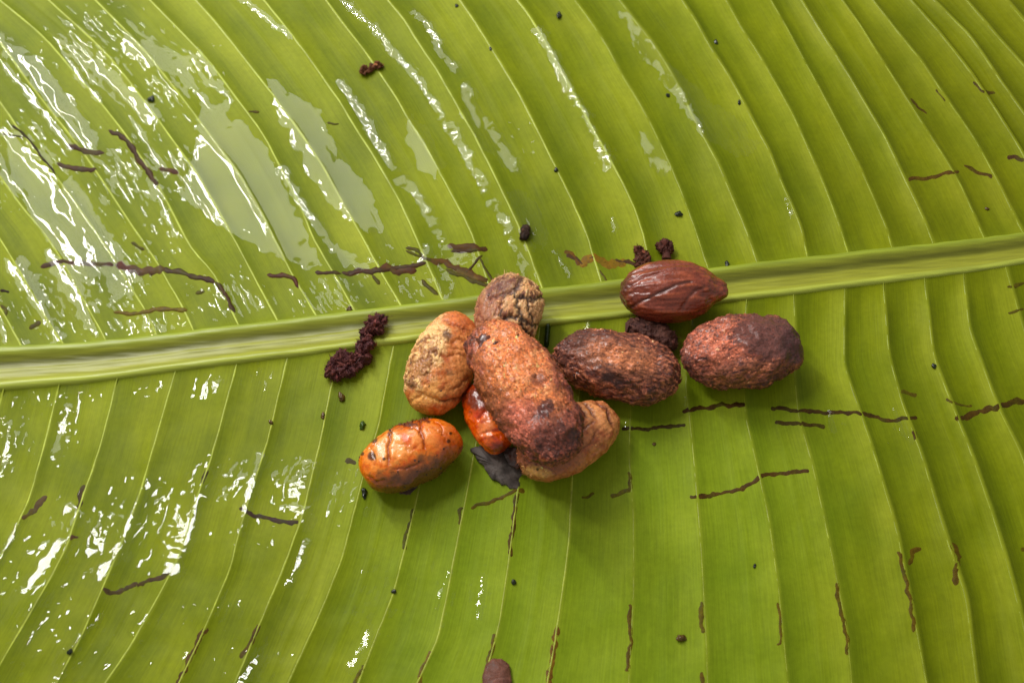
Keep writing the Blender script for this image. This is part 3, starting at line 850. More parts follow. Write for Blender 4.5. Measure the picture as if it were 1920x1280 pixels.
def fuzz(S, cols, n, length, parent, seed_, width=0.00009, lean=0.7, mask=None, stray=0.1, axis=None, rise=(0.15, 0.75), flow=0.0):
    """loose plant fibres standing off the husk"""
    r = np.random.default_rng(seed_)
    w = np.ones(len(S['W'])) if mask is None else mask + 1e-6
    # weight by ring size so that the poles are not crowded
    w = w * (np.sqrt(np.clip(1 - S['xn'] ** 2, 0.0, 1)) + 0.02)
    pick = r.choice(len(w), n, p=w / w.sum())
    P = S['W'][pick]; N = S['N'][pick]; Cc = cols[pick]
    T = r.normal(size=(n, 3))
    if axis is not None:
        tw = 1.6 * pn(P * 160 + seed_)[:, None]          # strands swirl together
        ax = axis[None] * np.cos(tw) + np.cross(N, axis[None]) * np.sin(tw)
        T = T * 0.35 + ax * r.choice([-1, 1], n)[:, None] * 1.3
    T -= N * (T * N).sum(1)[:, None]; T /= np.linalg.norm(T, axis=1)[:, None]
    ln = length * r.uniform(0.4, 1.2, n) * np.where(r.random(n) < stray, 1.8, 1)
    D = T * lean + N * r.uniform(*rise, n)[:, None]; D /= np.linalg.norm(D, axis=1)[:, None]
    S_ = np.cross(D, N); S_ /= np.linalg.norm(S_, axis=1)[:, None] + 1e-9
    a = P - N * 0.00008; m = P + D * ln[:, None] * 0.55 + N * (0.12 * min(1, rise[1] * 1.4) * ln)[:, None]; e = P + D * ln[:, None]
    wv = S_ * (width * r.uniform(0.6, 1.3, n))[:, None] * 0.5
    V = np.stack([a - wv, a + wv, m + wv * 0.8, m - wv * 0.8, e + wv * 0.25, e - wv * 0.25], 1).reshape(-1, 3)
    b0 = np.arange(n)[:, None] * 6
    F = np.concatenate([b0 + np.array([0, 1, 2, 3]), b0 + np.array([3, 2, 4, 5])])
    cc = np.repeat(Cc * r.uniform(0.65, 1.75, n)[:, None], 6, 0)
    o = mesh('fibre_fuzz', V, F, M_HAIR, parent, cc, smooth=False)
    o['kind'] = 'stuff'
    return o


def grit(S, cols, n, size, parent, seed_, mask=None, mat=None):
    """grains of dried pulp and dirt crusted on the skin"""
    r = np.random.default_rng(seed_)
    w = np.sqrt(np.clip(1 - S['xn'] ** 2, 0.0, 1)) + 0.02
    if mask is not None: w = w * (mask + 1e-6)
    pick = r.choice(len(w), n, p=w / w.sum())
    P, N, Cc = S['W'][pick], S['N'][pick], cols[pick]
    T = np.cross(N, r.normal(size=(n, 3))); T /= np.linalg.norm(T, axis=1)[:, None]; B = np.cross(N, T)
    sz = (size * r.lognormal(0, 0.4, n))[:, None]
    a, b_, h = sz * r.uniform(0.6, 1.5, (n, 1)), sz * r.uniform(0.4, 0.9, (n, 1)), sz * r.uniform(0.3, 0.8, (n, 1))
    j = lambda: 1 + r.uniform(-0.35, 0.35, (n, 1))
    V = np.stack([P + T * a * j(), P + B * b_ * j(), P - T * a * j(), P - B * b_ * j(), P + N * h + T * a * r.uniform(-.4, .4, (n, 1))], 1).reshape(-1, 3)
    b0 = np.arange(n)[:, None] * 5
    F = np.concatenate([b0 + np.array(q) for q in ((0, 1, 4), (1, 2, 4), (2, 3, 4), (3, 0, 4))])
    o = mesh('grit', V, F, mat or M_FIBRE, parent, np.repeat(np.clip(Cc * r.lognormal(0.1, 0.45, n)[:, None], 0, 1), 5, 0), smooth=False)
    o['kind'] = 'stuff'
    return o


def root_at(S, name):
    c = S['ctr']
    return empty(name, (c[0], c[1], S['W'][:, 2].min()))


SEEDS = 'roasted seeds lying together on the leaf'

# --- smooth chestnut seed with pointed tip
S = seed((1163, 550), (1354, 541), 59, 0.0077, 0.0077, 0.78, shape=lambda x: 1 - 0.22 * sst(0.4, 1, x) * (x > 0) - 0.0 * x)
tipx = sst(0.80, 1.0, S['xn'])
S['loc'] += np.stack([0.0012 * tipx ** 2, 0 * tipx, 0 * tipx], -1)
mm = S['mm']
g1 = pn(np.stack([mm[:, 0] * 0.11, S['yn'] * 3.4 + 0.25 * S['xn'] + 5, S['zn'] * 2.2], -1))
g2 = pn(np.stack([mm[:, 0] * 0.16 + 9, S['yn'] * 7 - 0.6 * S['xn'], S['zn'] * 5], -1))
g3 = pn(np.stack([mm[:, 0] * 0.14 + 3, S['yn'] * 13 + 0.5 * S['xn'], S['zn'] * 10], -1))
d = 0.34 * g1 + 0.15 * g2 + 0.10 * g3 + 0.05 * fbm(mm * 1.1, 3)


def groove(S, pts, w, depth):
    p = np.array(pts); out_ = np.zeros(len(S['xn']))
    dd, _, _ = seg_dist(S['xn'], S['yn'], p)
    return np.where(S['zn'] > -0.35, -depth * np.exp(-(dd / w) ** 2), 0)


def crease(S, pts, w, depth, warp=3.0):
    X0, Y0 = topx(S['loc'] @ S['R'] + S['ctr'])
    q = S['mm'] * 0.6
    dd, t_, ln_ = seg_dist(X0 + warp * fbm(q, 3), Y0 + warp * fbm(q + 7, 3), pts)
    end = sst(0, 0.25, np.minimum(t_, ln_ - t_) / ln_)
    return np.where(S['zn'] > -0.15, -depth * np.exp(-np.abs(dd / w) ** 1.4) * (0.25 + 0.75 * end), 0)


gr = groove(S, [(-0.8, -0.55), (-0.5, -0.42), (-0.25, -0.28), (0.05, -0.08), (0.3, 0.0)], 0.05, 0.34)
gr2 = groove(S, [(0.12, -0.8), (0.25, -0.5), (0.4, -0.28), (0.6, -0.15)], 0.045, 0.26)
gr3 = groove(S, [(-0.9, 0.0), (-0.55, 0.25), (-0.1, 0.42), (0.4, 0.45)], 0.06, 0.25)
gr4 = groove(S, [(-0.8, 0.3), (-0.4, 0.58), (0.1, 0.68)], 0.05, 0.18)
displace(S, d + gr + gr2 + gr3 + gr4)
finish(S)
t = root_at(S, 'roasted_seed')
tag(t, 'smooth glossy chestnut brown seed with a pointed tip, lying on the midrib', 'seed', SEEDS)
n = fbm(mm * 0.5, 4)
c = np.repeat(C(122, 54, 36)[None], len(n), 0)
c = mixc(c, C(110, 48, 32), np.clip(0.4 + 0.7 * n, 0, 1))
c = mixc(c, C(176, 92, 60), 0.6 * np.clip(g2 * 1.6, 0, 1))
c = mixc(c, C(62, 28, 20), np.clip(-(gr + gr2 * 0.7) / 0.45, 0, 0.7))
c = mixc(c, C(60, 32, 24), 0.7 * (1 - sst(-1.0, -0.62, S['xn'] + 0.12 * n)))
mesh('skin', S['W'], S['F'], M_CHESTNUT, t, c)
TIP = S['W'][np.argmax(S['xn'])]


def husk_seed(p1, p2, hw, z1, z2, flat, rough_amp, seed_, power=0.85, stretch=(0.28, 1, 1), shape=None, smooth=None):
    S = seed(p1, p2, hw, z1, z2, flat, 190, 260, power, shape)
    mm = S['mm'] + seed_ * 13.1
    st = np.array(stretch)
    lump = fbm(mm * 0.16, 3)
    fib = fbm(mm * st * 1.5 + 0.8 * pn(mm * 0.3)[:, None], 4, 0.6)
    w1, w2, idv = worley(mm * 0.85)
    grain = (1 - np.clip(w1, 0, 1))
    S['lump'], S['fib'], S['grain'], S['edge'], S['id'] = lump, fib, grain, w2 - w1, idv
    g1, g2, gid = worley(mm * np.array([1.0, 1.25, 1.25]) + 0.5 * pn(mm * 1.1)[:, None])
    S['gid'], S['gedge'] = gid, g2 - g1
    f1, f2, S['fine'] = worley(mm * np.array([1.7, 2.3, 2.3]) + 0.6 * pn(mm * 1.7)[:, None])
    patch = sst(-0.35, 0.45, fbm(mm * 0.22 + 60, 3))           # smooth worn places and rough tufted ones
    if smooth:
        X0, Y0 = topx(S['loc'] @ S['R'] + S['ctr'])
        patch = patch * (1 - smooth(X0, Y0)) - 0.25 * smooth(X0, Y0)
    S['patch'] = np.clip(patch, 0, 1)
    tuft = np.clip(fbm(mm * np.array([0.7, 1.5, 1.5]) + 33, 3), -0.2, 1)
    displace(S, 0.85 * lump + 0.35 * fbm(mm * 0.35 + 20, 2) + rough_amp * (0.2 + 0.6 * patch) * (0.20 * fib + 0.10 * (grain - 0.5) + 0.26 * tuft
             + 0.22 * (gid - 0.5) * sst(0.0, 0.15, g2 - g1)) + 0.08 * rough_amp * fbm(mm * 3.2, 3))
    finish(S)
    return S


# --- right-hand oval seed with half dark skin
S = husk_seed((1280, 672), (1503, 648), 70, 0.0071, 0.0077, 0.8, 1.0, 1, smooth=lambda x, y: blob(x, y, (1458, 634), 76, 46, 12, 0.2))
t = root_at(S, 'roasted_seed')
tag(t, 'fuzzy oval seed, dark skin over its right half and pinkish grainy flesh on its left', 'seed', SEEDS)
X, Y, nz = S['X'], S['Y'], S['fib'] * 0.5 + S['lump'] * 0.7
c = np.repeat(C(122, 64, 52)[None], len(X), 0)
c = mixc(c, C(74, 38, 34), np.clip(0.35 - 0.9 * S['fib'], 0, 1))
c = mixc(c, C(190, 114, 86), np.clip(2.0 * (S['grain'] - 0.45) + 0.5 * S['fib'], 0, 0.85))
c = mixc(c, C(226, 130, 100), blob(X, Y, (1355, 640), 62, 42, -20, 0.6, 0.7, nz) * np.clip(0.75 + S['fib'], 0, 1))
c = mixc(c, C(190, 116, 84), blob(X, Y, (1400, 695), 70, 20, -14, 0.7, 0.8, nz) * np.clip(0.5 + S['fib'] + S['grain'] * 0.4, 0, 1))
skin = blob(X, Y, (1455, 632), 78, 46, 12, 0.10, 0.35, nz) * (S['zn'] > -0.4)
c = mixc(c, C(112, 64, 56), skin * 0.9)
c = mixc(c, C(82, 40, 40), skin * blob(X, Y, (1490, 640), 26, 46, 0, 0.5, 0.4, nz) * 0.8)
c = c * (0.80 + (0.25 + 0.55 * S['patch']) * S['fine'] ** 1.5)[:, None]
mesh('husk', S['W'], S['F'], M_FIBRE, t, c)
grit(S, c, 1700, 0.00026, t, 121, mask=1.05 - skin)
fuzz(S, c, 1800, 0.0008, t, 21, mask=1 - 0.8 * skin, stray=0.03, axis=S['R'][0], rise=(0.0, 0.12), width=0.00010)

# --- middle oval brown seed
S = husk_seed((1040, 658), (1274, 712), 68, 0.0075, 0.0068, 0.8, 1.0, 2)
t = root_at(S, 'roasted_seed')
tag(t, 'fuzzy brown oval seed with a tan bald patch, below the pointed chestnut seed', 'seed', SEEDS)
X, Y, nz = S['X'], S['Y'], S['fib'] * 0.5 + S['lump'] * 0.7
c = np.repeat(C(134, 70, 52)[None], len(X), 0)
c = mixc(c, C(78, 38, 30), np.clip(0.4 - 1.0 * S['fib'], 0, 1))
c = mixc(c, C(190, 118, 86), np.clip(1.2 * S['fib'] + 0.3 * S['grain'], 0, 0.8))
c = mixc(c, C(92, 54, 48), 0.75 * blob(X, Y, (1090, 650), 56, 34, 15, 0.4, 0.4, nz))
c = mixc(c, C(220, 138, 94), blob(X, Y, (1160, 672), 58, 26, 12, 0.7, 0.6, nz) * np.clip(0.8 + 0.8 * S['fib'], 0, 1))
c = mixc(c, C(64, 34, 30), 0.8 * blob(X, Y, (1150, 705), 34, 14, 15, 0.6, 0.6, nz))
c = c * (0.80 + (0.25 + 0.55 * S['patch']) * S['fine'] ** 1.5)[:, None]
mesh('husk', S['W'], S['F'], M_FIBRE, t, c)
grit(S, c, 1200, 0.00024, t, 122)
fuzz(S, c, 2600, 0.0011, t, 22, stray=0.03, axis=S['R'][0], rise=(0.0, 0.10), width=0.00010)

# --- big seed on top of the heap
S = husk_seed((907, 613), (1064, 858), 77, 0.0165, 0.0185, 0.8, 1.0, 3, power=0.72)
t = root_at(S, 'roasted_seed')
tag(t, 'largest seed, grainy bright orange above and dark fuzzy below, on top of the heap', 'seed', SEEDS)
X, Y, nz = S['X'], S['Y'], S['fib'] * 0.5 + S['lump'] * 0.7
c = np.repeat(C(136, 66, 50)[None], len(X), 0)
c = mixc(c, C(70, 32, 26), np.clip(0.42 - 0.9 * S['fib'], 0, 1))
c = mixc(c, C(186, 104, 78), np.clip(1.0 * S['fib'] + 0.2, 0, 0.7))
og = blob(X, Y, (974, 697), 108, 58, 58, 0.35, 0.5, nz)
c = mixc(c, C(255, 150, 92), og * np.clip(1.05 + 0.4 * S['fib'], 0, 1))
c = mixc(c, C(160, 62, 34), og * np.clip(1 - S['gedge'] / 0.08, 0, 0.55))
c = mixc(c, C(252, 168, 116), og * np.clip((S['gid'] - 0.45) * 1.5, 0, 0.8))
c = mixc(c, C(150, 84, 44), 0.7 * blob(X, Y, (925, 745), 60, 26, 56, 0.5, 0.6, nz))
c = mixc(c, C(214, 120, 98), 0.85 * blob(X, Y, (990, 788), 46, 32, 30, 0.6, 0.6, nz) * np.clip(0.6 + S['grain'], 0, 1))
c = mixc(c, C(92, 46, 36), 0.75 * blob(X, Y, (1040, 818), 46, 44, 10, 0.5, 0.4, nz))
pit = blob(X, Y, (1024, 766), 12, 20, 25, 0.2, 0.75, nz) * (S['zn'] > 0)
c = mixc(c, C(78, 34, 30), 0.9 * pit)
c = mixc(c, C(104, 52, 38), 0.7 * blob(X, Y, (1014, 712), 20, 11, -10, 0.5, 1.2, nz))
c = mixc(c, C(66, 36, 32), 0.7 * blob(X, Y, (1076, 815), 8, 24, 0, 0.4, 0.6, nz))
c = c * (0.80 + (0.25 + 0.55 * S['patch']) * S['fine'] ** 1.5)[:, None]
mesh('husk', S['W'], S['F'], M_FIBRE, t, c)
grit(S, c, 2600, 0.00026, t, 123)
fuzz(S, c, 2200, 0.0008, t, 23, stray=0.03, mask=0.2 + (1 - og), axis=S['R'][0], rise=(0.0, 0.12), width=0.00010)
BIG = S


def lumpy(pts, rads, zs, mat, name, label, cat, group, cols, amp=0.35, freq=0.9, nx=70, nf=60, seed_=0, nfuzz=0, flat=0.85, parent=None, cells=True):
    """irregular crumbly piece swept along a short spine (photo positions, half widths in px, heights)"""
    p = np.array(pts, float); zs = np.asarray(zs, float)
    seg = np.linalg.norm(np.diff(p, axis=0), axis=1); s = np.concatenate([[0], np.cumsum(seg)]) / seg.sum()
    e = np.linspace(0, math.pi, nx); f = (1 - np.cos(e)) / 2
    k = np.hanning(9); k /= k.sum()
    def sm(a):
        v = np.interp(f, s, a); vp = np.concatenate([np.repeat(v[0], 4), v, np.repeat(v[-1], 4)]); return np.convolve(vp, k, 'valid')
    x, y, z, r = sm(p[:, 0]), sm(p[:, 1]), sm(zs), sm(np.array(rads, float))
    Ctr = at(x, y, z)
    m = nx // 2
    px_ = np.linalg.norm(at(x[m] + 1, y[m], z[m]) - at(x[m], y[m], z[m]))
    tang = np.gradient(Ctr, axis=0); tang /= np.linalg.norm(tang, axis=1)[:, None] + 1e-12
    up = np.array((0, 0, 1.0)); side = np.cross(up, tang); side /= np.linalg.norm(side, axis=1)[:, None]
    upv = np.cross(tang, side)
    cap = np.sqrt(np.clip(1 - np.clip((np.abs(f - 0.5) * 2 - (1 - 0.3)) / 0.3, 0, 1) ** 2, 0.0004, 1))
    ph = np.linspace(0, 2 * math.pi, nf, endpoint=False)
    rad = r * px_ * cap
    off_ = rad[:, None, None] * (np.cos(ph)[None, :, None] * side[:, None] + flat * np.sin(ph)[None, :, None] * upv[:, None])
    V = (Ctr[:, None] + off_).reshape(-1, 3); F = gridfaces(nx, nf, True)[:, ::-1]
    N = normals(V, F); mm = V * 1000 + seed_ * 7.7
    w1, w2, idv = worley(mm * freq)
    d = amp * (fbm(mm * freq * 0.5, 3) + (0.9 * (0.55 - w1) if cells else 0) + 0.35 * fbm(mm * freq * 2.2, 2))
    V = V + N * (d / 1000 * np.repeat(np.clip(cap, 0.2, 1), nf))[:, None]
    S = dict(W=V, F=F, N=normals(V, F), xn=np.repeat(f * 2 - 1, nf) * 0.9)
    S['X'], S['Y'] = topx(V)
    a, b_ = cols
    c = mixc(np.repeat(a[None], len(V), 0), b_, np.clip(0.45 + 0.8 * fbm(mm * freq * 0.8, 3) + 0.4 * (idv - 0.5), 0, 1))
    S['c'] = c
    if parent is None and nfuzz:
        t = empty(name, (Ctr[m][0], Ctr[m][1], V[:, 2].min()))
        tag(t, label, cat, group)
        mesh('body', V, F, mat, t, c); grit(S, c, nfuzz, 0.00032, t, seed_ + 500, mat=mat); fuzz(S, c, nfuzz, 0.0012, t, seed_ + 300, stray=0.15, lean=0.9)
        S['root'] = t
    else:
        o = mesh(name, V, F, mat, parent, c)
        if parent is None: tag(o, label, cat, group)
        S['root'] = o
    return S


# glossy dark skin tag stuck to the top end of the big seed
lumpy([(884, 650), (905, 638), (930, 650)], [12, 22, 10], [0.0185, 0.0205, 0.0222], M_CHESTNUT, 'skin_scrap', None, None, None,
      (C(70, 32, 24), C(104, 54, 40)), 0.5, 0.8, seed_=5, parent=t, flat=0.28, cells=False, nx=40, nf=40)

# --- cracked tan seed at the back of the heap
S = seed((925, 645), (984, 524), 62, 0.0085, 0.0088, 0.75, 190, 240, 0.78)
mm = S['mm'] + 40
w1, w2, idv = worley(mm * np.array([0.17, 0.20, 0.20]) + 0.35 * pn(mm * 0.5)[:, None])
X0, Y0 = topx(S['loc'] @ S['R'] + S['ctr'])
wx_, wy_ = 5 * fbm(mm * 0.7, 3), 5 * fbm(mm * 0.7 + 9, 3)
crack = 0
for ln_, w_ in (([(978, 520), (966, 545), (972, 575), (978, 602), (990, 630)], 4.5), ([(968, 556), (995, 562), (1022, 555)], 5), ([(925, 612), (948, 598), (972, 590)], 4),
                ([(978, 600), (1000, 612), (1022, 606)], 4), ([(920, 560), (945, 552), (966, 548)], 3.5), ([(990, 562), (994, 590), (1000, 612)], 3), ([(940, 600), (936, 575), (945, 552)], 3)):
    crack = np.maximum(crack, np.exp(-(seg_dist(X0 + wx_, Y0 + wy_, ln_)[0] / w_) ** 2) * (S['zn'] > -0.2))
fl1, fl2, fid = worley(mm * np.array([0.45, 1.0, 1.0]) + 0.5 * pn(mm * 0.9)[:, None])
fib = fbm(mm * np.array([0.5, 1.4, 1.4]), 4)
displace(S, -0.40 * crack + 0.20 * (idv - 0.5) + 0.12 * (fid > 0.45) * sst(0.02, 0.14, fl2 - fl1) + 0.12 * fib + 0.3 * fbm(mm * 0.18, 2))
finish(S)
t = root_at(S, 'roasted_seed')
tag(t, 'cracked tan seed with flaking crust, at the back of the heap across the midrib', 'seed', SEEDS)
X, Y = S['X'], S['Y']; nz = fib
c = np.repeat(C(222, 170, 118)[None], len(X), 0)
c = mixc(c, C(182, 118, 80), np.clip(0.2 + 1.0 * fib, 0, 1))
c = mixc(c, C(234, 190, 136), 0.8 * (fid > 0.45) * sst(0.02, 0.2, fl2 - fl1))
c = mixc(c, C(104, 56, 44), 0.8 * np.clip((fid < 0.14) * 1.0 + 0.0, 0, 1))
c = mixc(c, C(84, 50, 34), 0.8 * sst(0.35, 0.75, pn(mm * np.array([0.5, 2.2, 2.2]) + 4)))
c = mixc(c, C(44, 24, 18), crack * 0.95)
c = mixc(c, C(150, 88, 66), 0.8 * blob(X, Y, (908, 580), 28, 56, 20, 0.5, 0.6, nz))
c = mixc(c, C(104, 62, 54), 0.8 * blob(X, Y, (940, 535), 34, 16, -20, 0.5, 0.6, nz))
c = mixc(c, C(206, 156, 108), 0.6 * blob(X, Y, (1000, 590), 20, 26, 0, 0.5, 0.6, nz) * (1 - crack))
mesh('kernel', S['W'], S['F'], M_TAN, t, c)
grit(S, c, 500, 0.00028, t, 129)
fuzz(S, mixc(c, C(90, 54, 46), np.full(len(c), 0.5)), 260, 0.0011, t, 31, mask=blob(X, Y, (935, 540), 60, 30, -20, 0.5) + 0.05)

# --- peeled tan bean on the left of the heap
S = seed((795, 772), (866, 590), 62, 0.0069, 0.0080, 0.8, 200, 250, 0.8, shape=lambda x: 1 - 0.10 * x)
mm = S['mm'] + 80
w1, w2, idv = worley(mm * np.array([0.62, 0.5, 0.5]) + 0.5 * pn(mm * 0.6)[:, None])
fl = np.clip(blob(S['xn'], S['yn'], (0.05, 0.55), 0.75, 0.62, 0, 0.25, 0.4, fbm(mm * 0.4, 3)), 0, 1) * (S['zn'] > -0.5)
rings = pn(np.stack([mm[:, 0] * 1.1 + 1.2 * pn(mm * 0.2), S['yn'] * 1.0, S['zn'] * 1.0], -1))
gr = (crease(S, [(892, 720), (864, 747), (825, 753), (791, 738), (768, 754)], 3.2, 0.75) + crease(S, [(825, 601), (859, 610), (886, 624)], 3.0, 0.5)
      + crease(S, [(838, 646), (862, 636), (886, 640)], 2.6, 0.35) + crease(S, [(834, 668), (862, 664), (890, 680)], 2.6, 0.35)
      + crease(S, [(892, 697), (864, 722), (840, 732)], 2.6, 0.4) + crease(S, [(812, 640), (806, 690), (795, 725)], 2.4, 0.3, 6) + crease(S, [(845, 655), (880, 655)], 2.2, 0.22))
big = worley(mm * np.array([0.9, 0.75, 0.75]) + 0.5 * pn(mm * 0.9)[:, None])
displace(S, gr + fl * (0.42 * (big[2] - 0.5) + 0.26 * sst(0.02, 0.15, big[1] - big[0])) + 0.16 * rings * (1 - fl) + 0.30 * fbm(mm * 0.2, 3) + 0.07 * fbm(mm * 1.4, 3))
finish(S)
t = root_at(S, 'roasted_seed')
tag(t, 'peeled tan bean with flaky papery crust, standing at the left of the heap', 'seed', SEEDS)
X, Y = S['X'], S['Y']; nz = fbm(mm * 0.6, 4)
c = np.repeat(C(214, 134, 76)[None], len(X), 0)
c = mixc(c, C(178, 92, 46), np.clip(0.4 + 0.9 * nz, 0, 1))
c = mixc(c, C(244, 198, 136), fl * np.clip(0.8 + 0.5 * (big[2] - 0.5) + 0.3 * nz, 0, 1))
c = mixc(c, C(120, 72, 36), fl * np.clip(1 - (big[1] - big[0]) / 0.14, 0, 1) * np.clip(0.5 + 1.5 * fbm(mm * 0.35 + 3, 2), 0, 1))
c = mixc(c, C(112, 68, 38), fl * (big[2] < 0.12) * 0.8)
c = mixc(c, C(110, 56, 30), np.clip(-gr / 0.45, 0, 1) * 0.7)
c = mixc(c, C(232, 170, 96), 0.7 * blob(X, Y, (800, 745), 36, 20, -35, 0.5, 0.4, nz))
for q_, rr in (((838, 628), 9), ((842, 698), 8), ((872, 604), 7), ((815, 655), 5), ((772, 720), 12)):
    c = mixc(c, C(92, 56, 26), 0.85 * blob(X, Y, q_, rr, rr * 0.8, 30, 0.4, 0.6, nz))
c = mixc(c, C(150, 92, 50), 0.75 * blob(X, Y, (790, 690), 22, 40, 20, 0.5, 1.0, nz) * fl)
c = mixc(c, C(226, 150, 92), 0.6 * blob(X, Y, (862, 690), 20, 60, 15, 0.6, 0.5, nz))
c = mixc(c, C(206, 112, 66), 0.7 * blob(X, Y, (858, 600), 30, 14, 10, 0.5, 0.4, nz))
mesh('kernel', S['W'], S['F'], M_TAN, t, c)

grit(S, np.repeat(C(70, 40, 28)[None], len(c), 0), 25, 0.00020, t, 126, mask=0.15 + fl)

# --- orange folded bean, front left
S = seed((678, 893), (861, 812), 60, 0.0068, 0.0072, 0.82, 200, 250, 0.76, shape=lambda x: 1 - 0.06 * x)
mm = S['mm'] + 120
gr = (crease(S, [(736, 800), (727, 838), (729, 880)], 3.0, 0.55) + crease(S, [(786, 778), (792, 820), (799, 846)], 3.0, 0.55) + crease(S, [(808, 782), (826, 800), (838, 832)], 2.2, 0.22, 6)
      + crease(S, [(712, 806), (696, 836), (700, 876)], 2.2, 0.22, 6) + crease(S, [(740, 830), (770, 842), (792, 838)], 2.2, 0.15, 8) + crease(S, [(800, 800), (830, 812), (852, 830)], 2.2, 0.15, 8) + crease(S, [(752, 795), (775, 800), (790, 808)], 2.4, 0.3) + crease(S, [(728, 876), (760, 880), (800, 864)], 3.0, 0.3)
      + crease(S, [(683, 890), (702, 905), (724, 902)], 2.4, 0.3))
pillow = 0.5 * fbm(mm * 0.14 + 4, 2)
displace(S, gr + pillow + 0.06 * fbm(mm * 0.9, 3))
finish(S)
t = root_at(S, 'roasted_seed')
tag(t, 'bright orange folded bean with a round dark spot, front left of the heap', 'seed', SEEDS)
X, Y = S['X'], S['Y']; nz = fbm(mm * 0.6, 4)
c = np.repeat(C(228, 126, 50)[None], len(X), 0)
c = mixc(c, C(206, 92, 34), np.clip(0.35 + 0.9 * nz, 0, 1))
c = mixc(c, C(244, 166, 90), 0.8 * blob(X, Y, (735, 836), 44, 30, -20, 0.6, 0.5, nz) + 0 * nz)  # upper-left highlights painted into the kernel colour
c = mixc(c, C(240, 150, 84), 0.6 * blob(X, Y, (800, 815), 36, 18, -20, 0.6, 0.5, nz))
c = mixc(c, C(134, 76, 32), 0.9 * (1 - sst(-0.55, -0.22, S['yn'] + 0.22 * nz + 0.08 * S['xn'])))  # shade on the bean's lower side painted in, deepened once more below
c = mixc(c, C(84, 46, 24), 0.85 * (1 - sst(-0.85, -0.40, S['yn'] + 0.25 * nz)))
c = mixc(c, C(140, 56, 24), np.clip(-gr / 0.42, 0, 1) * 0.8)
c = mixc(c, C(206, 60, 20), 0.7 * blob(X, Y, (760, 822), 8, 14, -30, 0.5, 0.6, nz) + 0 * nz)
c = mixc(c, C(96, 40, 30), 0.95 * blob(X, Y, (760, 786), 42, 17, -14, 0.4, 0.8, nz))
c = mixc(c, C(192, 96, 60), 0.5 * blob(X, Y, (842, 830), 22, 32, 0, 0.5, 0.4, nz))
for q_, rr in (((697, 855), 8), ((701, 824), 7), ((720, 860), 3), ((841, 827), 4), ((845, 812), 3), ((679, 850), 4)):
    c = mixc(c, C(62, 36, 18), 0.9 * blob(X, Y, q_, rr, rr, 0, 0.25, 0.2, nz))
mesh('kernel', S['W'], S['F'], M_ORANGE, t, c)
grit(S, np.repeat(C(70, 40, 28)[None], len(c), 0), 130, 0.00022, t, 127, mask=blob(X, Y, (762, 784), 46, 18, -12, 0.5) + 0.06 + 0.15 * (S['yn'] < -0.3))
fuzz(S, np.repeat(C(110, 62, 46)[None], len(c), 0), 200, 0.0007, t, 41, mask=blob(X, Y, (765, 782), 40, 14, -12, 0.4) + 0.004)

# --- small red-orange bean under the big seed
S = seed((890, 722), (940, 846), 40, 0.0055, 0.0055, 0.9, 130, 150, 0.8)
mm = S['mm'] + 160
gr = groove(S, [(-0.4, 0.9), (-0.1, 0.3), (0.1, -0.5)], 0.05, 0.4) + groove(S, [(0.5, 0.9), (0.6, 0.2), (0.5, -0.6)], 0.05, 0.4)
displace(S, gr + 0.4 * fbm(mm * 0.25, 3) + 0.1 * fbm(mm * 1.2, 3)); finish(S)
t = root_at(S, 'roasted_seed')
tag(t, 'small shiny red-orange bean wedged under the left side of the largest seed', 'seed', SEEDS)
X, Y = S['X'], S['Y']; nz = fbm(mm * 0.7, 4)
c = np.repeat(C(222, 96, 40)[None], len(X), 0)
c = mixc(c, C(180, 58, 28), np.clip(0.3 + 1.0 * nz, 0, 1))
c = mixc(c, C(236, 140, 84), 0.8 * blob(X, Y, (913, 800), 14, 26, 20, 0.6, 0.5, nz))
c = mixc(c, C(96, 42, 28), 0.9 * blob(X, Y, (900, 745), 34, 26, 0, 0.4, 0.5, nz))
c = mixc(c, C(96, 30, 22), 0.8 * blob(X, Y, (935, 838), 16, 10, 0, 0.4, 0.5, nz))
mesh('kernel', S['W'], S['F'], M_ORANGE, t, c)

# --- pale tan bean under the front end of the big seed
S = seed((980, 880), (1152, 772), 60, 0.0067, 0.0064, 0.78, 190, 230, 0.82)
mm = S['mm'] + 200
gr = (crease(S, [(1086, 750), (1104, 762), (1120, 788)], 3.0, 0.5) + crease(S, [(1112, 748), (1138, 768), (1152, 806)], 3.0, 0.55) + crease(S, [(1079, 812), (1100, 800), (1116, 788)], 3, 0.4)
      + crease(S, [(1075, 775), (1092, 800), (1085, 830)], 2.6, 0.3) + crease(S, [(1124, 800), (1110, 830), (1080, 850)], 2.6, 0.3))
w1, w2, idv = worley(mm * 0.9 + 0.5 * pn(mm)[:, None])
X0, Y0 = topx(S['loc'] @ S['R'] + S['ctr'])
crumb = blob(X0, Y0, (1005, 855), 42, 30, -20, 0.4, 0.6, fbm(mm * 0.6, 3))
displace(S, gr + 0.45 * fbm(mm * 0.2, 3) + 0.08 * fbm(mm * 1.2, 3) + crumb * (0.5 * (0.5 - w1) + 0.2)); finish(S)
t = root_at(S, 'roasted_seed')
tag(t, 'wrinkled pale tan bean lying under the front end of the largest seed', 'seed', SEEDS)
X, Y = S['X'], S['Y']; nz = fbm(mm * 0.6, 4)
c = np.repeat(C(206, 134, 86)[None], len(X), 0)
c = mixc(c, C(160, 86, 50), np.clip(0.4 + 0.9 * nz, 0, 1))
c = mixc(c, C(216, 146, 92), 0.7 * blob(X, Y, (1095, 765), 28, 22, 20, 0.5, 0.5, nz) + 0.7 * blob(X, Y, (1135, 785), 16, 26, -30, 0.5, 0.5, nz))
c = mixc(c, C(104, 50, 26), np.clip(-gr / 0.4, 0, 1) * 0.9)
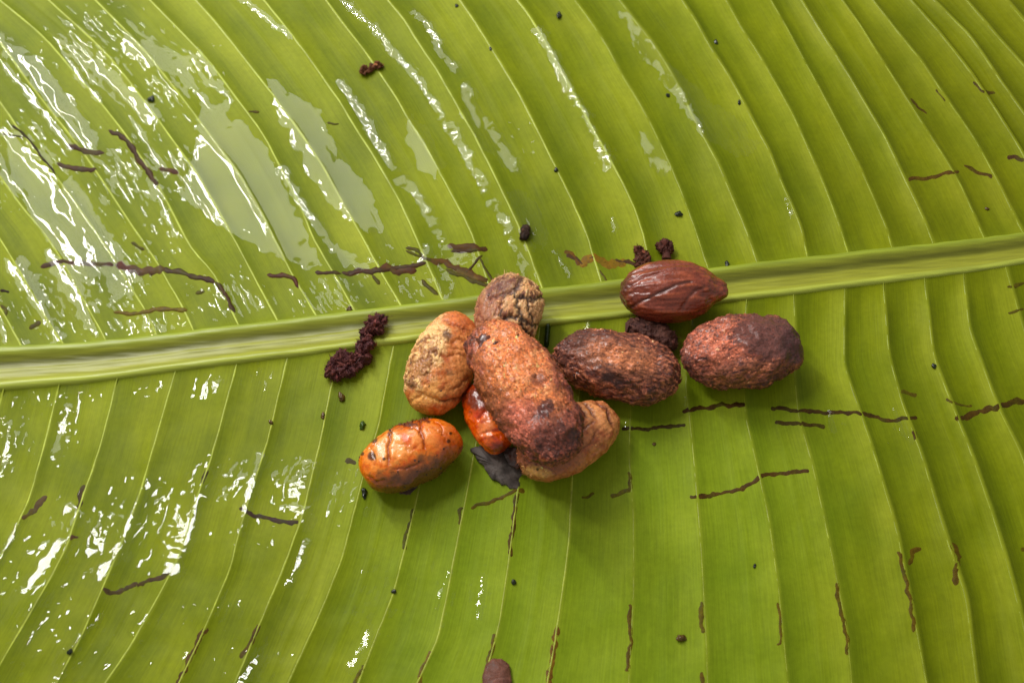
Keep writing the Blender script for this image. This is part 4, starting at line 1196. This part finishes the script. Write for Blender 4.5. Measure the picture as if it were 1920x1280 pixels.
c = mixc(c, C(126, 70, 52), 0.85 * blob(X, Y, (1030, 855), 60, 40, -20, 0.5, 0.5, nz))
c = mixc(c, C(170, 104, 84), crumb * np.clip(1.3 * (0.6 - w1), 0, 1))
c = mixc(c, C(222, 168, 100), 0.9 * blob(X, Y, (1008, 884), 24, 9, 12, 0.4, 0.4, nz))
for q_, rr in (((1008, 880), 3), ((1092, 780), 8), ((1080, 784), 6)):
    c = mixc(c, C(62, 36, 20), 0.9 * blob(X, Y, q_, rr, rr, 0, 0.3, 0.4, nz))
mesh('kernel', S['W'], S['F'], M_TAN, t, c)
grit(S, c, 300, 0.0003, t, 128, mask=crumb + 0.1)
fuzz(S, c, 260, 0.0010, t, 51, mask=crumb + 0.01)


# ------------------------------------------------------------------ scraps of shell and crumbs
def slab(name, poly, z_of, thick, mat, cols, parent=None, rings=12, npts=90, seed_=0, rag=2.0, dome=0.0):
    p = np.array(poly + [poly[0]], float)
    seg = np.linalg.norm(np.diff(p, axis=0), axis=1); s = np.concatenate([[0], np.cumsum(seg)])
    t = np.linspace(0, s[-1], npts, endpoint=False)
    ox, oy = np.interp(t, s, p[:, 0]), np.interp(t, s, p[:, 1])
    jq = np.stack([t / 14, np.full(npts, seed_ * 2.3), t * 0], -1)
    ox = ox + rag * fbm(jq, 3); oy = oy + rag * fbm(jq + 8.8, 3)
    cx_, cy_ = ox.mean(), oy.mean()
    fr_ = np.linspace(1, 0.02, rings)[:, None]
    x = cx_ + (ox - cx_)[None] * fr_; y = cy_ + (oy - cy_)[None] * fr_
    z = z_of(x, y) + dome * (1 - fr_ ** 2)
    top = at(x, y, z); mm = top * 1000 + seed_
    top[..., 2] += 0.00022 * fbm(mm * 0.7, 3) + 0.00012 * (worley(mm * 0.45)[2] - 0.5)
    bot = top.copy(); bot[..., 2] -= thick
    V = np.concatenate([bot[::-1].reshape(-1, 3), top.reshape(-1, 3)])
    F = gridfaces(rings * 2, npts, True)
    c = np.concatenate([cols(x[::-1], y[::-1]).reshape(-1, 3), cols(x, y).reshape(-1, 3)])
    return mesh(name, V, F, mat, parent, c)


def ctint(a, b_, sc=20.0, sd=0.0):
    def f(x, y):
        n = np.clip(0.5 + 0.9 * fbm(np.stack([x / sc, y / sc, np.full_like(x, sd)], -1), 3), 0, 1)[..., None]
        return a * (1 - n) + b_ * n
    return f


def empty_at(name, x, y, z=0.0):
    return empty(name, at(x, y, z))


sh = empty_at('charred_shell', 930, 880)
tag(sh, 'charred grey-black shell fragment below the small red-orange bean', 'shell')
slab('outer_plate', [(882, 838), (905, 838), (930, 845), (955, 848), (968, 868), (978, 885), (972, 915), (958, 918), (938, 902), (918, 890), (900, 868)],
     lambda x, y: 0.0024 - (y - 840) / 80 * 0.0012 - np.abs(x - 925) / 60 * 0.0006, 0.0007, M_CHAR, ctint(C(100, 90, 84), C(62, 54, 50)), sh, seed_=3, rag=5, dome=0.0008)
slab('inner_plate', [(940, 832), (962, 838), (976, 852), (972, 880), (958, 872), (948, 858)], lambda x, y: 0.0050 - (y - 840) / 60 * 0.0010, 0.0006, M_CHAR,
     ctint(C(66, 38, 28), C(40, 28, 24)), sh, rings=8, npts=50, seed_=5, rag=4)
o = slab('shell_scrap', [(742, 900), (765, 892), (790, 890), (782, 912), (768, 928), (750, 925)], lambda x, y: 0.0022 - (y - 890) / 40 * 0.0010, 0.0006, M_CHAR,
         ctint(C(58, 40, 34), C(78, 52, 42)), None, rings=8, npts=50, seed_=8, rag=3)
tag(o, 'dark brown scrap of shell poking out below the orange folded bean', 'shell')
o = slab('brown_scale', [(905, 1300), (904, 1268), (910, 1245), (925, 1234), (942, 1234), (955, 1246), (960, 1272), (956, 1300)], lambda x, y: 0.0010 + 0 * x, 0.0007, M_CHAR,
         ctint(C(112, 70, 56), C(88, 54, 42)), None, rings=8, npts=50, seed_=9, rag=1.5, dome=0.0009)
tag(o, 'flat reddish brown oval scale at the bottom edge, between two side veins', 'scale')
# green sliver standing between the heap and the middle seed
g = ribbon('leaf_sliver', [(1024, 652), (1026, 630), (1028, 607)], 11, 0.0016, M_SPECK, None, C(26, 46, 12), 0.05, 90, nseg=14)
tag(g, 'dark green leaf sliver between the cracked seed and the middle brown seed', 'leaf scrap')

PUR = (C(66, 32, 34), C(98, 54, 48))
lumpy([(612, 690), (640, 688), (668, 676), (684, 650), (690, 622), (712, 604), (724, 598)], [22, 20, 15, 10, 11, 19, 12], [0.0022, 0.0024, 0.0024, 0.0026, 0.0034, 0.0036, 0.0034],
      M_CRUMB, 'husk_clump', 'crumbly purple-brown clump of husk bent across the midrib, left of the heap', 'husk clump', None, PUR, 1.35, 0.95, 190, 110, 61, 900)
lumpy([(1175, 622), (1205, 618), (1240, 632), (1268, 650)], [18, 26, 24, 14], [0.0030, 0.0036, 0.0036, 0.0030], M_CRUMB, 'husk_clump',
      'dark shredded husk clump in the shade under the pointed chestnut seed', 'husk clump', None, (C(70, 42, 38), C(96, 62, 52)), 0.7, 0.8, 90, 70, 62, 500)
CR = 'brown crumbs on the upper half of the leaf'
lumpy([(674, 136), (684, 132), (693, 129), (703, 124), (716, 121)], [7, 8, 4, 8, 7], [0.0007] * 5, M_CRUMB, 'husk_crumb', 'brown branching crumb on a side vein near the top of the leaf', 'crumb', CR, (C(84, 50, 30), C(104, 64, 38)), 0.9, 1.6, 60, 40, 63, 40, flat=0.45)
lumpy([(1196, 462), (1202, 480), (1212, 500)], [10, 12, 14], [0.0012] * 3, M_CRUMB, 'husk_crumb', 'dark brown upright crumb just behind the left end of the chestnut seed', 'crumb', CR, (C(66, 34, 24), C(88, 48, 34)), 0.8, 1.4, 50, 36, 64, 50, flat=0.6)
lumpy([(1232, 466), (1248, 462), (1262, 462)], [10, 13, 9], [0.0014] * 3, M_CRUMB, 'husk_crumb', 'dark brown T-shaped crumb behind the middle of the chestnut seed', 'crumb', CR, (C(62, 30, 24), C(84, 46, 36)), 0.8, 1.4, 50, 36, 65, 50, flat=0.6)
lumpy([(1248, 470), (1250, 488)], [8, 9], [0.0012] * 2, M_CRUMB, 'crumb_stalk', None, None, None, (C(62, 30, 24), C(84, 46, 36)), 0.3, 1.1, 30, 24, 66, parent=bpy.data.objects['husk_crumb.002'])
lumpy([(980, 450), (984, 436), (988, 422)], [6, 9, 8], [0.001] * 3, M_CRUMB, 'husk_crumb', 'small blackish crumb above the cracked tan seed', 'crumb', CR, (C(40, 28, 22), C(62, 40, 30)), 0.35, 1.3, 36, 26, 67, 40)
lumpy([(1180, 1000 - 400), (1186, 604)], [6, 6], [0.001] * 2, M_CRUMB, 'husk_crumb', 'tiny dark crumb at the lower left of the chestnut seed', 'crumb', CR, (C(48, 30, 24), C(70, 44, 34)), 0.25, 1.3, 24, 20, 68)

SPECKS = [
    (1048, 30, 7, 11, 'black-green oval bead lying alone near the top edge of the leaf'), (641, 745, 8, 10, 'round shiny black bead just below the purple-brown clump'),
    (679, 798, 7, 11, 'wet green teardrop bead above the orange folded bean'), (606, 780, 5, 7, 'tiny pale green drop on the vein below the purple-brown clump'),
    (1273, 402, 9, 7, 'dark flake above the chestnut seed, on the upper half of the leaf'), (1363, 497, 5, 8, 'black bit beside the pointed tip of the chestnut seed'),
    (1252, 179, 5, 5, 'tiny round dark bead on the pale wet strip, upper right of centre'), (1386, 192, 4, 8, 'thin dark chip on the pale wet strip near the upper right'),
    (1415, 1061, 4, 5, 'lone black dot on the pale strips of the lower right'), (1277, 1196, 10, 8, 'flat brown round spot on the lower half, near the bottom'),
    (1750, 687, 6, 5, 'small black bead on the leaf right of the skin-covered oval seed'), (856, 12, 5, 5, 'tiny dark bead at the top edge, left of the black-green oval one'),
    (284, 187, 8, 9, 'dark bead inside a clear water drop at the upper left'), (508, 792, 6, 5, 'dark green chip on the lower left strips, under the purple-brown clump'),
    (655, 580, 7, 6, 'dark green flake on the wet blade above the purple-brown clump'), (1226, 832, 6, 5, 'small brown crumb below the scar right of the heap'),
    (739, 1108, 5, 4, 'tiny dark fleck on a lower vein left of the bottom scale'), (962, 1090, 5, 6, 'faint dark fleck on the lower blade above the bottom scale'),
    (683, 925, 6, 12, 'dark stub at the lower left tip of the orange folded bean'), (1343, 80, 5, 8, 'dark nick on a vein at the upper right'),
    (1043, 318, 5, 6, 'dark bead on a vein above the cracked tan seed'), (919, 92, 4, 5, 'tiny dark fleck on a vein left of the black-green oval bead'),
    (132, 1222, 7, 7, 'dark triangular chip near the bottom left corner'), (1850, 392, 6, 4, 'faint brown chip near the right edge above the midrib'),
]
for i, (x, y, rx, ry, lab) in enumerate(SPECKS):
    g = ground(x, y)
    nt_, nf = 20, 26
    t_ = np.linspace(0.001, math.pi - 0.001, nt_)[:, None]; ph = np.linspace(0, 2 * math.pi, nf, endpoint=False)[None]
    k_ = 0.000085
    V = np.stack([np.sin(t_) * np.cos(ph) * rx * k_, np.sin(t_) * np.sin(ph) * ry * k_ * 1.1, (-np.cos(t_) + 0 * ph) * min(rx, ry) * k_ * 0.7], -1).reshape(-1, 3)
    V = V * (1 + 0.7 * fbm(V * 1300 + i * 3.1, 3))[:, None]
    V[:, 2] += min(rx, ry) * k_ * 0.45
    brown = 'brown' in lab
    base = C(78, 58, 20) if brown else (C(120, 140, 60) if 'pale green' in lab else (C(52, 72, 16) if 'teardrop' in lab else C(26, 32, 14)))
    o = mesh('leaf_speck', V + g, gridfaces(nt_, nf, True)[:, ::-1], M_SPECK, None, np.repeat(base[None], len(V), 0))
    tag(o, lab, 'speck', 'specks scattered over the leaf')
